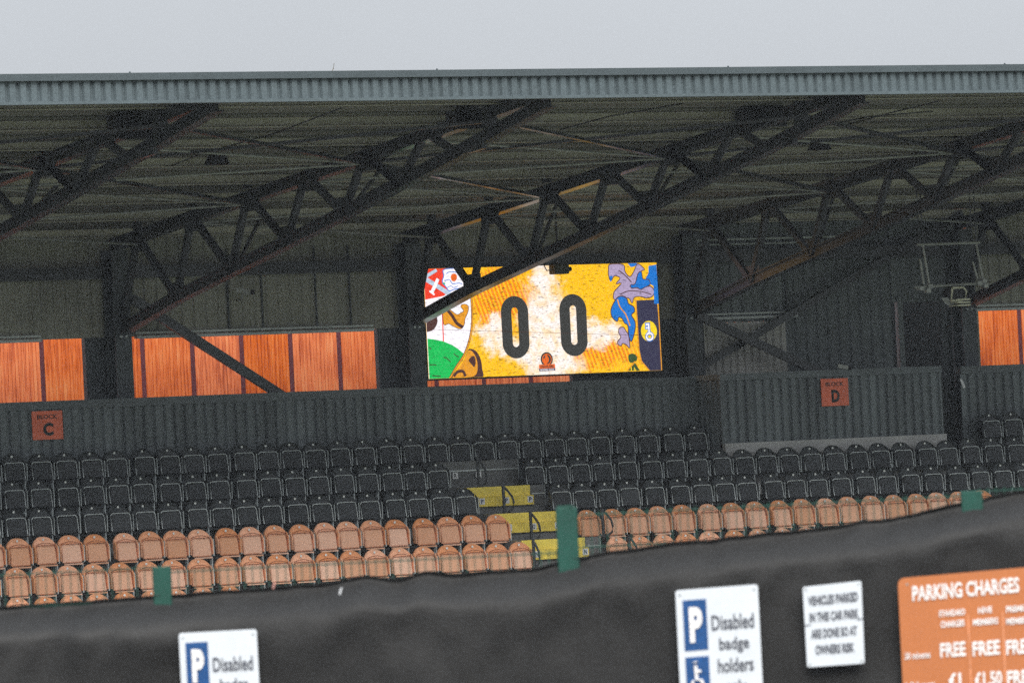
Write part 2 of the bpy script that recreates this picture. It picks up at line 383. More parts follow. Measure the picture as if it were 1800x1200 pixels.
# columns with flanges
for X in COLX:
    c = MB(); 
    c.box(X-.16, X+.16, -.48, -.45, 6.9, 11.2); c.box(X-.16, X+.16, -.15, -.12, 6.9, 11.2); c.box(X-.012, X+.012, -.45, -.15, 6.9, 11.2)
    cc = c.build('column', column_paint, stand)
    for s in (-.05, .05):
        for z in (9.72, ): MB().tube([(X+s, -.5, z), (X+s, -.48, z)], .022, 8).build('bolt', rail_pale, cc)

# rear wall in bays (plane Y = 0), openings where the timber fence behind is seen
WZ0, OPZ0 = 6.98, 8.35
opz1 = at(440, 591, 0).z
def wx(p, y=640): return at(p, y, 0).x
op = [(XL, wx(151)), (wx(225), wx(666)), (wx(741), wx(1006)), (wx(1722), XR)]
solid = [(op[0][1], op[1][0]), (op[1][1], op[2][0])]
# low part below openings
MB().box(XL, XR, .0, .1, 6.98, OPZ0).build('rear_wall', clad, stand)
for a, b in ((XL, wx(1235)), (wx(1712), XR)):
    MB().corr(a, b, opz1+.06, 11.555, .02, .24, .03).build('wall_sheeting', clad_olive, stand)
for a, b in solid: MB().box(a, b, 0, .12, OPZ0, opz1+.06).build('wall_pier', column_paint, stand)
MB().box(wx(1006), wx(1240), 0.0, .12, OPZ0, opz1+.06).build('wall_pier', column_paint, stand)
MB().box(wx(1690), wx(1714), 0.0, .12, OPZ0, opz1+.06).build('wall_pier', clad, stand)
MB().box(wx(1714), wx(1721), -.06, .12, OPZ0, opz1+.06).build('jamb', clad_olive, stand)
# bay beside block D: sheeted wall, dark opening
zp = at(1300, 566, 0).z
MB().corr(wx(1235), wx(1385), OPZ0, zp, .02, .16, .045).build('wall_sheeting', clad_pale, stand)
MB().corr(wx(1235), wx(1385), zp, 11.555, .02, .24, .03).build('wall_sheeting', clad, stand)
MB().corr(wx(1385), wx(1575), OPZ0, 11.555, .02, .24, .035).build('wall_sheeting', clad_cap, stand)
MB().corr(wx(1660), wx(1692), OPZ0, 11.555, .02, .24, .03).build('wall_sheeting', clad, stand)
MB().corr(wx(1575), wx(1660), 9.9, 11.555, .02, .24, .03).build('wall_sheeting', clad, stand)
MB().box(wx(1575)-.0, wx(1660)+1.5, 1.4, 1.5, 7.6, 10.2).build('opening_shade_sheet', void_m, stand)  # added dark sheet, gives the doorway void its shade by colour
MB().box(wx(1582), wx(1591), -.02, .08, OPZ0, 10.0).build('jamb', clad, stand)
# seams on upper wall sheeting
for p in (405, 465, 560, 1310+77, 620): MB().box(wx(p), wx(p)+.025, -.012, .018, opz1+.1, 11.2).build('seam', column_paint, stand)
# eaves beam and head rails
zb = at(75, 483, -.2).z
MB().box(XL, XR, -.33, -.12, zb-.10, zb+.11).build('eaves_beam', steel, stand)
for a, b in ((XL, wx(70)), (wx(238), wx(655)), (wx(1238), wx(1400)), (wx(1708), XR)):
    z = opz1
    MB().box(a, b, -.09, -.002, z+.10, z+.135).build('head_rail', rail_pale, stand)
    MB().box(a, b, -.12, -.002, z+.02, z+.065).build('head_rail', rail_pale, stand)
za = at(1350, 424, -.05).z
for dz in (-.04, .05): MB().tube([(wx(1222), -.1, za+dz), (wx(1480), -.1, za+dz)], .018, 6).build('conduit', rail_pale, stand)

# wall bracing
def brace(p, q, Y, wd=.17): MB().beam(at(*p, Y), at(*q, Y), .1, wd, V(0, -1, 0)).build('wall_brace', steel, stand)
def brace(p, q, Y, wd=.16):
    a, b = at(*p, Y), at(*q, Y); d = (b-a).normalized(); u = d.cross(V(0, 1, 0)).normalized()
    MB().beam(a, b, .10, wd, u).build('wall_brace', steel, stand)
brace((232, 525), (560, 737), -.62)
brace((1225, 553), (1520, 692), -.62, .15)
brace((1225, 648), (1690, 375), -.28, .13)

# parapet wall in front of the walkway, corrugated with a flat cap
PZ = 8.655; PY = -1.2
px1 = at(1232, 720, PY).x
pw = MB().corr(XL, px1, flo[0], PZ-.10, PY, .197, .05, .36)
par = pw.build('parapet', clad, stand)
MB().box(XL, px1, PY-.03, PY+.16, PZ-.14, PZ).build('capping', clad_cap, par)
px2 = at(1690, 700, PY).x
MB().corr(px2, XR, flo[0], PZ-.10, PY, .197, .05, .36).build('parapet', clad, stand)
MB().box(px2, XR, PY-.03, PY+.16, PZ-.14, PZ).build('capping', clad_cap, stand)
# enclosure wall of block D
BY = -2.02
bx0, bx1 = at(1267, 720, BY).x, at(1657, 720, BY).x
bz = at(1460, 650, BY).z; bpz = at(1460, 780, BY).z+.09
bw = MB().corr(bx0, bx1, bpz, bz-.1, BY, .19, .05, .36).build('stair_enclosure', clad, stand)
MB().corr(BY, PY, flo[0], bz-.1, bx0, .16, .03, .3, along='y').build('side_sheeting', clad, bw)
MB().box(bx0, bx1, BY-.03, BY+.12, bz-.12, bz).build('capping', clad_cap, bw)
MB().box(bx0, bx0+.1, BY+.12, PY, bz-.12, bz).build('capping', clad_cap, bw)
MB().box(bx0+.0, bx1, BY-.09, BY+.1, flo[1], bpz).build('plinth', plinth_m, bw)
MB().box(bx1, bx1+.03, BY, -.1, flo[0], bz-.05).build('side_sheeting', void_m, bw)
MB().box(bx1+.03, px2, PY+.5, PY+.55, flo[0], PZ-.2).build('gap_shade_sheet', void_m, stand)  # added dark sheet, no gate here: its colour is the gap's shade

# aisle steps
ax0, ax1 = at(822, 870, -2.95).x, at(932, 870, -2.95).x
aisle = tag(empty('aisle_steps', ((ax0+ax1)/2, -4, 5)), 'stepped gangway with three yellow painted step fronts and row letter plates', 'steps')
def part(mb, name, m, root, **k):
    o = mb.build(name, m, None, **k); adopt(root, [o]); return o
letters = ['R', 'P', 'O', 'N', 'M']
RX, UZ, NY = V(1,0,0), V(0,0,1), V(0,-1,0)
for i in range(5):
    Yf_ = -2.10 - PITCH_Y*i; zt = 7.33 - .47*i
    m = concrete if i == 0 else yellow
    part(MB().box(ax0-.1, ax1+.32, Yf_+.03, Yf_+1.2, zt-.47, zt-.003), 'step_block', concrete, aisle)
    if i == 0:
        part(MB().box(ax0-.1, ax1+.3, Yf_-.01, Yf_+.03, zt-.18, zt-.155), 'nosing_line', rail_pale, aisle)
    else:
        part(MB().box(ax0, ax1, Yf_, Yf_+.35, zt-.17, zt), 'upper_riser', yellow, aisle)
        part(MB().box(ax0, ax1+.04, Yf_-.05, Yf_+.3, zt-.335, zt-.172), 'lower_riser', yellow_worn, aisle)
        part(MB().box(ax1+.045, ax1+.3, Yf_-.0, Yf_+.03, zt-.16, zt-.14), 'nosing_line', rail_pale, aisle)
    for dx in ((.25, .72) if i == 0 else (.25, .74, 1.22)):
        X = ax0 + dx; z = zt-.245
        pl = part(MB().box(X-.055, X+.055, Yf_-.062, Yf_-.052, z-.055, z+.055), 'letter_plate', white_plate, aisle, bevel=.004)
        tx = text('row_letter', letters[i], (X, Yf_-.065, z), .05, .075, navy_ink if i else black_ink, RX, UZ, NY); adopt(pl, [tx]); tx.matrix_parent_inverse = Matrix.Identity(4)

# seat rails under each row
for i in range(6):
    for a, b in (((XL, px1-.1),) if i == 0 else ((XL, ax0-.12), (ax1+.34, XR))):
        MB().box(a, b, rowY[i]+.02, rowY[i]+.07, topZ[i]-.50, topZ[i]-.465).build('seat_rail', seat_black_old, terrace)

# ------------------------------------------------------------------ seats
def seat_proto(kind):
    """origin on the centre line under the back, at the height of the back's top edge; faces -Y"""
    root = empty('tip_up_chair')
    mb, mp, me_, mside = {'b': (seat_black, seat_black_old, seat_edge, seat_black), 'o': (seat_orange_deep, seat_orange, seat_orange_edge, seat_orange_deep)}[kind]
    W = .215
    # back shell: arched outline, curved in plan, leaning back, thick
    m = MB(); nx, nzr = 12, 7; F_, B_ = [], []
    for j in range(nzr+1):
        for i in range(nx+1):
            u = -1+2*i/nx; top = -.11*(abs(u)**2.6); v = j/nzr
            z = -.40 + v*(top+.40); x = u*W*(1-.05*v)
            y = .045*v - .05*u*u - (.02 if v > .95 else 0)
            F_.append((x, y, z)); B_.append((x*.985, y+.03, z-.006))
    k = nx+1; N_ = len(F_); fc = []
    for j in range(nzr):
        for i in range(nx):
            a = j*k+i; fc += [(a, a+1, a+k+1, a+k), (N_+a, N_+a+k, N_+a+k+1, N_+a+1)]
    bd = [i for i in range(k)] + [j*k+nx for j in range(1, nzr+1)] + [nzr*k+i for i in range(nx-1, -1, -1)] + [j*k for j in range(nzr-1, 0, -1)]
    for a, b in zip(bd, bd[1:]+bd[:1]): fc.append((a, N_+a, N_+b, b))
    m.add(F_+B_, fc); m.build('backrest', mb, root, smooth=False)
    # side wings of the shell
    for s in (-1, 1):
        MB().add([(s*W,-.05,-.12),(s*W,-.12,-.20),(s*W,-.12,-.42),(s*W,-.04,-.42),(s*(W-.018),-.05,-.12),(s*(W-.018),-.12,-.20),(s*(W-.018),-.12,-.42),(s*(W-.018),-.04,-.42)],
                 [(0,1,2,3),(7,6,5,4),(0,4,5,1),(1,5,6,2),(2,6,7,3),(3,7,4,0)]).build('side_wing', mside, root)
    # folded seat pan: rounded panel standing upright in front of the back
    def rr(w_, z0, z1, r, n=4):
        P = []
        for cx, cz, a0 in ((w_-r, z1-r, 0), (-w_+r, z1-r, 90), (-w_+r*.5, z0+r*.5, 180), (w_-r*.5, z0+r*.5, 270)):
            rq = r if a0 < 180 else r*.5
            for q in range(n+1):
                t_ = R(a0+90*q/n); P.append((cx+rq*math.cos(t_), cz+rq*math.sin(t_)))
        return P
    P = rr(.178, -.455, -.155, .05)
    pan = MB(); n = len(P); bow = lambda x, z: -.135 - .03*(1-(x/.178)**2)*.8 + .05*(z+.455)/.3
    Pi = rr(.160, -.437, -.173, .04)
    pan.add([(x, bow(x, z)+.018, z) for x, z in P] + [(x, bow(x, z), z) for x, z in Pi] + [(x, bow(x, z)+.055, z) for x, z in P],
            [(i, (i+1) % n, n+(i+1) % n, n+i) for i in range(n)] + [tuple(n+i for i in range(n))] + [(2*n+i, 2*n+(i+1) % n, (i+1) % n, i) for i in range(n)] + [tuple(range(3*n-1, 2*n-1, -1))])
    po = pan.build('seat_pan', mp, root)
    rim = rr(.184, -.458, -.150, .052)
    if kind == 'b': rim = rim[:n//2+1]; rim = [(rim[0][0], -.44)] + rim[:10] + [(rim[9][0], -.44)]
    else: rim = rim[:10]; rim = [(rim[0][0], -.25)] + rim + [(rim[-1][0], -.42)]
    rim3 = [(x, bow(x, z)+.008, z) for x, z in rim]
    MB().tube(rim3, .0075 if kind == 'b' else .005, 5).build('pan_rim', me_, root)
    if kind == 'o':
        arc = [(x_, -.028-.05*(x_/W)**2-.015, -.105-.05*(abs(x_)/.19)**2) for x_ in [(-.18+.36*q/10) for q in range(11)]]
        MB().tube(arc, .006, 5).build('back_crease', me_, root)
        MB().box(-.165, .165, -.165, -.13, -.488, -.466).build('hinge_strip', mp, root)
    # disc and standard
    a = []
    MB().tube([(0, -.012, -.048), (0, -.002, -.048)], .019, 10).build('number_disc', disc_m, root)
    br = MB(); br.box(W+.006, W+.024, -.10, .02, -.45, -.17); br.box(W+.006, W+.024, -.03, .04, -.81, -.45)
    br.build('standard', bracket_m if kind == 'b' else bracket_m, root)
    MB().box(-W, W+.02, -.02, .05, -.50, -.47).build('under_rail', seat_black_old, root)
    return root
rowX = {
 0: ([-12.3,-11.83,-11.36,-10.88,-10.37,-9.89,-9.41,-8.94,-8.4,-7.93,-7.47,-7.0,-6.48,-6.01,-5.55,-5.08,-4.6,-4.1,-3.62,-3.15,-2.66,-2.19,-1.71,-1.23,-.74,-.27,.2,.67,1.2,1.68,2.2,2.71], [9.11,9.6,10.07,10.55,11.08]),
 1: ([-12.3,-11.83,-11.34,-10.85,-10.34,-9.86,-9.39,-8.92,-8.4,-7.93,-7.46,-6.94,-6.47,-6.0,-5.54,-5.05,-4.56,-4.09,-3.63,-3.16], [-1.23,-.75,-.29,.18,.67,1.19,1.68,2.16,2.65,3.14,3.62,4.1,4.58,5.07,5.57,6.05,6.54,7.06,7.53,8.02,8.52,9.04,9.51]),
 2: ([-12.27,-11.77,-11.3,-10.83,-10.31,-9.83,-9.36,-8.88,-8.37,-7.9,-7.43,-6.96,-6.45,-5.98,-5.51,-5.05,-4.55,-4.09,-3.62,-3.14], [-1.24,-.76,-.3,.17,.68,1.19,1.66,2.13,2.61,3.15,3.62,4.1,4.59,5.1,5.57,6.08,6.57,7.11,7.6,8.1,8.6,9.1]),
 3: ([-12.66,-12.17,-11.69,-11.22,-10.75,-10.2,-9.73,-9.27,-8.81,-8.29,-7.84,-7.36,-6.89,-6.4,-5.97,-5.5,-5.04,-4.48,-4.01,-3.53,-3.05], [-1.23,-.71,-.25,.22,.71,1.24,1.74,2.21,2.72,3.2,3.7,4.16,4.67,5.15,5.64,6.07,6.55,7.05]),
 4: ([-13.2,-12.68,-12.18,-11.72,-11.25,-10.76,-10.26,-9.79,-9.3,-8.79,-8.32,-7.83,-7.37,-6.89,-6.41,-5.95,-5.48,-5.01,-4.54,-4.05,-3.59,-3.13], [-1.19,-.72,-.25,.22,.70,1.2,1.7,2.2,2.7]),
 5: ([-13.1,-12.6,-12.13,-11.65,-11.15,-10.66,-10.2,-9.7,-9.2], [])}
rn = ['top black row', 'second black row', 'third black row', 'upper orange row', 'lower orange row', 'lowest orange row']
protos = {}
seat_list = []
for r_ in range(6):
    kd = 'b' if r_ < 3 else 'o'
    colr = 'black' if kd == 'b' else 'faded orange'
    for side, xs in zip(('left', 'right'), rowX[r_]):
        order = list(reversed(xs)) if side == 'left' else xs
        for i, x in enumerate(order):
            if kd not in protos: protos[kd] = s = seat_proto(kd)
            else: s = copy_tree(protos[kd])
            s.location = (x + random.uniform(-.006, .006), rowY[r_]+random.uniform(-.008, .008), topZ[r_]+random.uniform(-.006, .006))
            s.rotation_euler = (random.uniform(-.02, .02), 0, random.uniform(-.03, .03))
            if r_ == 0 and side == 'left': lab = f'{ORD[i] if i < 30 else "thirty-"+ORD[i-30]} black tip-up seat left of the block D wall, top row'
            elif r_ == 0: lab = f'{ORD[i]} black tip-up seat right of the block D wall, top row'
            else: lab = f'{ORD[i]} {colr} tip-up seat {side} of the yellow steps, {rn[r_]}'
            tag(s, lab, 'seat', 'black tip-up seats' if kd == 'b' else 'orange tip-up seats')

# hand loops on the steps
def loop(x, y0, y1, bulge, lab, yb=None, Y=-3.0):
    """upright post with a bowed grab rail; pixel heights y0 (top) to y1 (foot)"""
    a, b = at(x, y0, Y), at(x+3, y1, Y)
    root = tag(empty('grab_rail', b), lab, 'handrail', 'dark grab rails along the gangway')
    p = MB().tube([a, b], .028, 8).build('post', steel, None)
    h = a.z-b.z
    c = [(a.x, Y, a.z-.02), (a.x+bulge*.45, Y-.03, a.z-h*.22), (a.x+bulge*.85, Y-.05, a.z-h*.42), (a.x+bulge, Y-.05, a.z-h*.62), (a.x+bulge*.9, Y-.05, a.z-h*.82), (a.x+bulge*.35, Y-.02, b.z+.02)]
    q = MB().tube(c, .02, 8).build('rail', steel, None)
    adopt(root, [p, q])
loop(839, 803, 858, .14, 'dark grab rail at the top of the yellow steps', Y=-2.7)
loop(884, 852, 903, .17, 'dark grab rail in front of the yellow step lettered P', Y=-3.35)
loop(932, 898, 952, .15, 'dark grab rail in front of the yellow step lettered O', Y=-4.2)
loop(937, 948, 998, .08, 'dark grab rail beside the lowest yellow step lettered N', Y=-5.2)
loop(1058, 893, 944, .17, 'dark grab rail at the second orange seat right of the steps', Y=-4.6)
loop(1105, 940, 990, .13, 'dark grab rail low down beside the banner edge', Y=-5.5)

# ------------------------------------------------------------------ timber fence behind the stand
TY = 3.6
tf = tag(empty('timber_fence', (0, TY, 7.55)), 'bright orange stained timber fence seen through the openings behind the stand', 'fence')
xa = at(252, 640, TY).x; pit = (at(512, 630, TY).x-xa)/3
wood_b = wood
panel_me = None
k0 = -16
for k in range(k0, 22):
    x0 = xa + pit*k + .045; x1 = x0 + pit - .09
    p = MB(); nb = 13; bw_ = (x1-x0)/nb
    for j in range(nb):
        dy = random.uniform(0, .008)
        p.box(x0+bw_*j+.004, x0+bw_*(j+1)-.004, TY+dy, TY+.03, 7.6, 10.35)
    p.box(x0, x1, TY+.03, TY+.045, 7.6, 10.35)
    part(p, 'timber_panel', wood, tf)
    part(MB().box(x0-.088, x0-.002, TY+.01, TY+.08, 7.56, 10.4), 'fence_post', maroon, tf)

# ------------------------------------------------------------------ the screen
SY = -.36
def S(x, y, lay=0): return at(730+x/4, 440+y/4, SY-.004*lay)
screen = tag(empty('scoreboard_screen', (0, SY, 8.8)), 'glowing yellow and white screen showing 0 0 between two heraldic crests', 'screen')
x0, x1 = S(75, 500).x, S(1715, 480).x
z1 = .5*(S(80, 130).z + S(1695, 85).z); z0 = .5*(S(100, 900).z + S(1740, 845).z)
part(MB().box(x0-.03, x1+.03, SY+.004, SY+.14, z0-.03, z1+.03), 'cabinet', dark_box, screen, bevel=.005)
cx_, cz_ = (x0+x1)/2, (z0+z1)/2
def bgcol(t, tcn):
    N = t.nodes.new; L = t.links.new
    n = N('ShaderNodeTexNoise'); n.inputs['Scale'].default_value = 3.6; n.inputs['Detail'].default_value = 6; n.inputs['Roughness'].default_value = .65; L(tcn.outputs['Object'], n.inputs['Vector'])
    dis = N('ShaderNodeVectorMath'); dis.operation = 'MULTIPLY_ADD'; dis.inputs[1].default_value = (.95, 0, .95); L(n.outputs['Color'], dis.inputs[0]); L(tcn.outputs['Object'], dis.inputs[2])
    tot = None
    for px_, py_, rx, rz in ((905, 190, .30, .45), (930, 480, .50, .62), (960, 760, .62, .50), (560, 600, .36, .34), (1110, 560, .40, .50), (1290, 590, .45, .26), (830, 700, .5, .35)):
        c = S(px_, py_) + V(.475, 0, .475)
        s = N('ShaderNodeVectorMath'); s.operation = 'SUBTRACT'; L(dis.outputs[0], s.inputs[0]); s.inputs[1].default_value = c
        m = N('ShaderNodeVectorMath'); m.operation = 'MULTIPLY'; m.inputs[1].default_value = (1/rx, 0, 1/rz); L(s.outputs[0], m.inputs[0])
        ln = N('ShaderNodeVectorMath'); ln.operation = 'LENGTH'; L(m.outputs[0], ln.inputs[0])
        r = N('ShaderNodeMapRange'); r.interpolation_type = 'SMOOTHSTEP'; r.inputs['From Min'].default_value = 1.25; r.inputs['From Max'].default_value = .55; L(ln.outputs['Value'], r.inputs['Value'])
        if tot is None: tot = r.outputs[0]
        else:
            a = N('ShaderNodeMath'); a.operation = 'MAXIMUM'; L(tot, a.inputs[0]); L(r.outputs[0], a.inputs[1]); tot = a.outputs[0]
    n9 = N('ShaderNodeTexNoise'); n9.inputs['Scale'].default_value = 5.5; n9.inputs['Detail'].default_value = 5; L(tcn.outputs['Object'], n9.inputs['Vector'])
    r9 = N('ShaderNodeMapRange'); r9.inputs['From Min'].default_value = .36; r9.inputs['From Max'].default_value = .56; r9.inputs['To Min'].default_value = .55; r9.inputs['To Max'].default_value = 1.0; L(n9.outputs['Fac'], r9.inputs['Value'])
    t9 = N('ShaderNodeMath'); t9.operation = 'MULTIPLY'; L(tot, t9.inputs[0]); L(r9.outputs[0], t9.inputs[1]); tot = t9.outputs[0]
    # orange stripes: broad slanting hatch towards the left and lower right
    wv = N('ShaderNodeTexWave'); wv.bands_direction = 'DIAGONAL'; wv.inputs['Scale'].default_value = 8.5; wv.inputs['Distortion'].default_value = 1.5; wv.inputs['Detail'].default_value = 2
    mp = N('ShaderNodeMapping'); mp.inputs['Rotation'].default_value = (0, R(22), 0); mp.inputs['Scale'].default_value = (1.6, 0, .25); L(tcn.outputs['Object'], mp.inputs[0]); L(mp.outputs[0], wv.inputs['Vector'])
    zone = None
    for px_, py_, rx, rz in ((600, 330, .80, .62), (1340, 730, .85, .26)):
        c = S(px_, py_) + V(.475, 0, .475)
        s = N('ShaderNodeVectorMath'); s.operation = 'SUBTRACT'; L(dis.outputs[0], s.inputs[0]); s.inputs[1].default_value = c
        m = N('ShaderNodeVectorMath'); m.operation = 'MULTIPLY'; m.inputs[1].default_value = (1/rx, 0, 1/rz); L(s.outputs[0], m.inputs[0])
        ln = N('ShaderNodeVectorMath'); ln.operation = 'LENGTH'; L(m.outputs[0], ln.inputs[0])
        r = N('ShaderNodeMapRange'); r.inputs['From Min'].default_value = 1.1; r.inputs['From Max'].default_value = .6; L(ln.outputs['Value'], r.inputs['Value'])
        if zone is None: zone = r.outputs[0]
        else:
            a = N('ShaderNodeMath'); a.operation = 'MAXIMUM'; L(zone, a.inputs[0]); L(r.outputs[0], a.inputs[1]); zone = a.outputs[0]
    zs = N('ShaderNodeMath'); zs.operation = 'MULTIPLY'; L(zone, zs.inputs[0]); L(wv.outputs['Fac'], zs.inputs[1])
    c1 = N('ShaderNodeMix'); c1.data_type = 'RGBA'; c1.inputs[6].default_value = (.98, .53, .006, 1); c1.inputs[7].default_value = (.88, .20, .003, 1); L(zs.outputs[0], c1.inputs['Factor'])
    c2 = N('ShaderNodeMix'); c2.data_type = 'RGBA'; c2.inputs[7].default_value = (1.0, .90, .84, 1); L(tot, c2.inputs['Factor']); L(c1.outputs[2], c2.inputs[6])
    return c2.outputs[2]
M_bg = led('screen yellow and white clouds', (1, .5, 0), .2, 1.0, bgcol)
face = part(MB().box(x0, x1, SY, SY+.003, z0, z1), 'display_face', M_bg, screen)
Lred = led('screen red', (.85, .045, .015), .1); Lwhite = led('screen white', (.98, .93, .98), .12); Lgreen = led('screen green', (.004, .50, .09), .12)
Lgold = led('screen gold', (.78, .32, .012), .12); Lbrown = led('screen dark brown', (.07, .024, .02), .0); Lblk = led('screen charcoal', (.035, .035, .033), .0)
Lblue = led('screen blue', (.006, .17, .60), .12); Llil = led('screen lilac', (.42, .33, .50), .15); Lnavy = led('screen navy', (.03, .028, .065), .0)
Lyel = led('screen yellow', (.92, .66, .01), .05); Ldkg = led('screen dark green', (.035, .075, .02), .0); Lor = led('screen orange', (.78, .13, .008), .0); Lstone = led('screen pale blue', (.50, .60, .72), .1)
def clampx(P):
    return Vector((min(max(P.x, x0+.002), x1-.002), P.y, min(max(P.z, z0+.002), z1-.002)))
def flat(name, pts, m, lay, curve=0):
    if curve: pts = cat_rom(pts, curve)
    P = [clampx(S(a, b, lay)) for a, b in pts]
    bm = bmesh.new(); vs_ = [bm.verts.new(p) for p in P]
    es = [bm.edges.new((vs_[i], vs_[(i+1) % len(vs_)])) for i in range(len(vs_)) if (vs_[i].co-vs_[(i+1) % len(vs_)].co).length >= 0]
    bmesh.ops.triangle_fill(bm, use_beauty=True, edges=es, normal=(0, -1, 0))
    for f_ in bm.faces:
        if f_.normal.y > 0: f_.normal_flip()
    me = bpy.data.meshes.new(name); bm.to_mesh(me); bm.free(); me.materials.append(m)
    o = bpy.data.objects.new(name, me); col.objects.link(o); adopt(screen, [o]); return o
def stroke(name, pts, wd, m, lay, curve=0, closed=False):
    if curve: pts = cat_rom(pts, curve, closed)
    if closed: pts = pts + [pts[0]]
    P = [clampx(S(a, b, lay)) for a, b in pts]; wv = wd/4/92; n = len(P); Q = []
    for i in range(n):
        d = P[min(i+1, n-1)]-P[max(i-1, 0)]
        if d.length < 1e-6: d = V(1, 0, 0)
        d.normalize(); s_ = V(-d.z, 0, d.x)
        Q += [clampx(P[i]+s_*wv/2), clampx(P[i]-s_*wv/2)]
    return part(MB().add(Q, [(2*i, 2*i+1, 2*i+3, 2*i+2) for i in range(n-1)]), name, m, screen)
# left crest
shield = [(30, 120), (335, 120), (372, 200), (392, 300), (398, 450), (392, 560), (370, 660), (335, 745), (285, 820), (238, 905), (30, 905)]
flat('shield_field', shield, Lwhite, 1)
flat('red_quarter', [(30, 120), (330, 120), (330, 220), (200, 320), (30, 348)], Lred, 2)
stroke('crossed_sword', [(30, 190), (150, 135)], 26, Lstone, 3)
stroke('crossed_sword', [(78, 205), (160, 255), (245, 310)], 30, Lstone, 3)
stroke('crossed_sword', [(160, 200), (115, 300)], 24, Lwhite, 4)
stroke('crossed_sword', [(100, 285), (135, 312)], 12, Lwhite, 4)
flat('rose', [(195, 140), (235, 128), (300, 130), (325, 170), (350, 230), (330, 262), (280, 272), (240, 285), (215, 255), (190, 220), (200, 180)], Lwhite, 5, 4)
stroke('rose_line', [(215, 165), (250, 150), (300, 160), (330, 200)], 5, Lblue, 6, 4)
stroke('rose_line', [(205, 215), (240, 205), (262, 235), (300, 230), (330, 235)], 5, Lblue, 6, 4)
flat('rose_centre', [(250, 180), (268, 163), (290, 172), (292, 200), (275, 218), (255, 210)], Lor, 7, 4)
flat('rose_leaf', [(188, 235), (205, 222), (210, 240)], Lgreen, 6); flat('rose_leaf', [(340, 225), (356, 240), (350, 215)], Lgreen, 6)
stroke('rose_outline', [(195, 140), (235, 128), (300, 130), (325, 170), (350, 230), (330, 262), (280, 272), (240, 285), (215, 255), (190, 220), (200, 180)], 6, Lblue, 6, 4, True)
stroke('rose_line', [(225, 262), (250, 250), (270, 262), (300, 250)], 4, Lblue, 6, 4)
flat('dark_disc', [(30, 440), (130, 432), (152, 470), (155, 510), (130, 555), (90, 572), (30, 570)], Lbrown, 3, 4)
stroke('flag_pole', [(190, 400), (190, 430), (198, 640)], 8, Lred, 3)
flat('flag', [(195, 410), (228, 405), (290, 450), (318, 440), (340, 425), (320, 395), (330, 380), (358, 380), (375, 400), (368, 440), (350, 480), (345, 520), (320, 552), (270, 535), (235, 515), (200, 520)], Lgold, 4, 3)
stroke('flag_bar', [(222, 415), (260, 460), (290, 510), (335, 540)], 22, Lbrown, 5, 3)
stroke('flag_outline', [(195, 410), (228, 405), (290, 450), (318, 440), (340, 425), (320, 395), (330, 380), (358, 380), (375, 400), (368, 440), (350, 480), (345, 520), (320, 552), (270, 535), (235, 515), (200, 520)], 4, Lbrown, 5, 3, True)
flat('green_hill', [(30, 622), (130, 625), (200, 640), (260, 665), (305, 695), (340, 725), (320, 770), (285, 820), (238, 905), (30, 905)], Lgreen, 5)
for p in ([(92, 680), (115, 692), (100, 695)], [(270, 725), (295, 745), (305, 750)], [(198, 752), (225, 760), (250, 785)], [(100, 805), (135, 803), (150, 808)], [(120, 880), (180, 885)]):
    stroke('hill_tuft', p, 7, Ldkg, 6)
stroke('shield_border', [(392, 300), (400, 450), (394, 560), (372, 660), (337, 745), (287, 820), (240, 905)], 16, Lbrown, 6, 4)
stroke('shield_border', [(393, 300), (401, 450), (395, 560), (373, 660), (338, 745), (288, 820), (241, 905)], 9, Lgold, 7, 4)
flat('scroll', [(370, 700), (395, 692), (430, 710), (458, 760), (470, 830), (462, 900), (250, 900), (300, 850), (345, 770)], Lbrown, 4, 4)
flat('scroll_gold', [(355, 750), (372, 705), (400, 710), (430, 760), (438, 830), (418, 880), (330, 895), (262, 898), (290, 845), (330, 790)], Lgold, 8, 4)
flat('scroll_dark', [(375, 770), (410, 740), (425, 780), (415, 820), (395, 800)], Lbrown, 9, 4)
stroke('scroll_dark', [(270, 885), (295, 855), (335, 850), (352, 885)], 20, Lbrown, 9, 4)
# digits
def digit(cx, cy, name, lab):
    c = S(cx, cy, 3); W_, H_, w2, h2 = .283, .552, .066, .35
    P = []
    for (a, b) in ((W_, H_), (w2, h2)):
        ring = []
        for q in range(32):
            t_ = 2*math.pi*q/32; co, si = math.cos(t_), math.sin(t_)
            ring.append((c.x + a*co, c.z + (b-a)*(1 if si >= 0 else -1) + a*si))
        P.append(ring)
    v = [(x, SY-.012, z) for x, z in P[0]] + [(x, SY-.012, z) for x, z in P[1]]
    o = part(MB().add(v, [(i, (i+1) % 32, 32+(i+1) % 32, 32+i) for i in range(32)]), name, Lblk, screen); tag(o, lab)
digit(703, 540, 'digit_zero', 'left black figure 0'); digit(1113, 525, 'digit_zero', 'right black figure 0')
# sponsor badge
bc = S(925, 765, 5)
def disc(c, r_, lay, m, nm, sq=1.0):
    return part(MB().add([(c.x+r_*math.cos(2*math.pi*q/24), SY-.004*lay, c.z+sq*r_*math.sin(2*math.pi*q/24)) for q in range(24)], [tuple(range(24))]), nm, m, screen)
disc(bc, .128, 4, Lblk, 'badge_disc'); disc(bc, .100, 5, Lor, 'badge_ring'); disc(bc, .082, 6, Lblk, 'badge_disc')
flat('badge_flame', [(905, 785), (900, 765), (912, 752), (918, 730), (932, 745), (940, 765), (935, 785), (920, 795)], Lor, 7, 4)
flat('badge_panel', [(870, 805), (982, 800), (985, 845), (872, 850)], Lnavy, 7)
flat('badge_panel_red', [(870, 803), (982, 798), (983, 826), (871, 831)], Lor, 8)
tx = text('badge_lettering', 'VANARAMA', S(926, 815, 9), .29, .05, Lblk, RX, UZ, NY, bold=.01); adopt(screen, [tx])
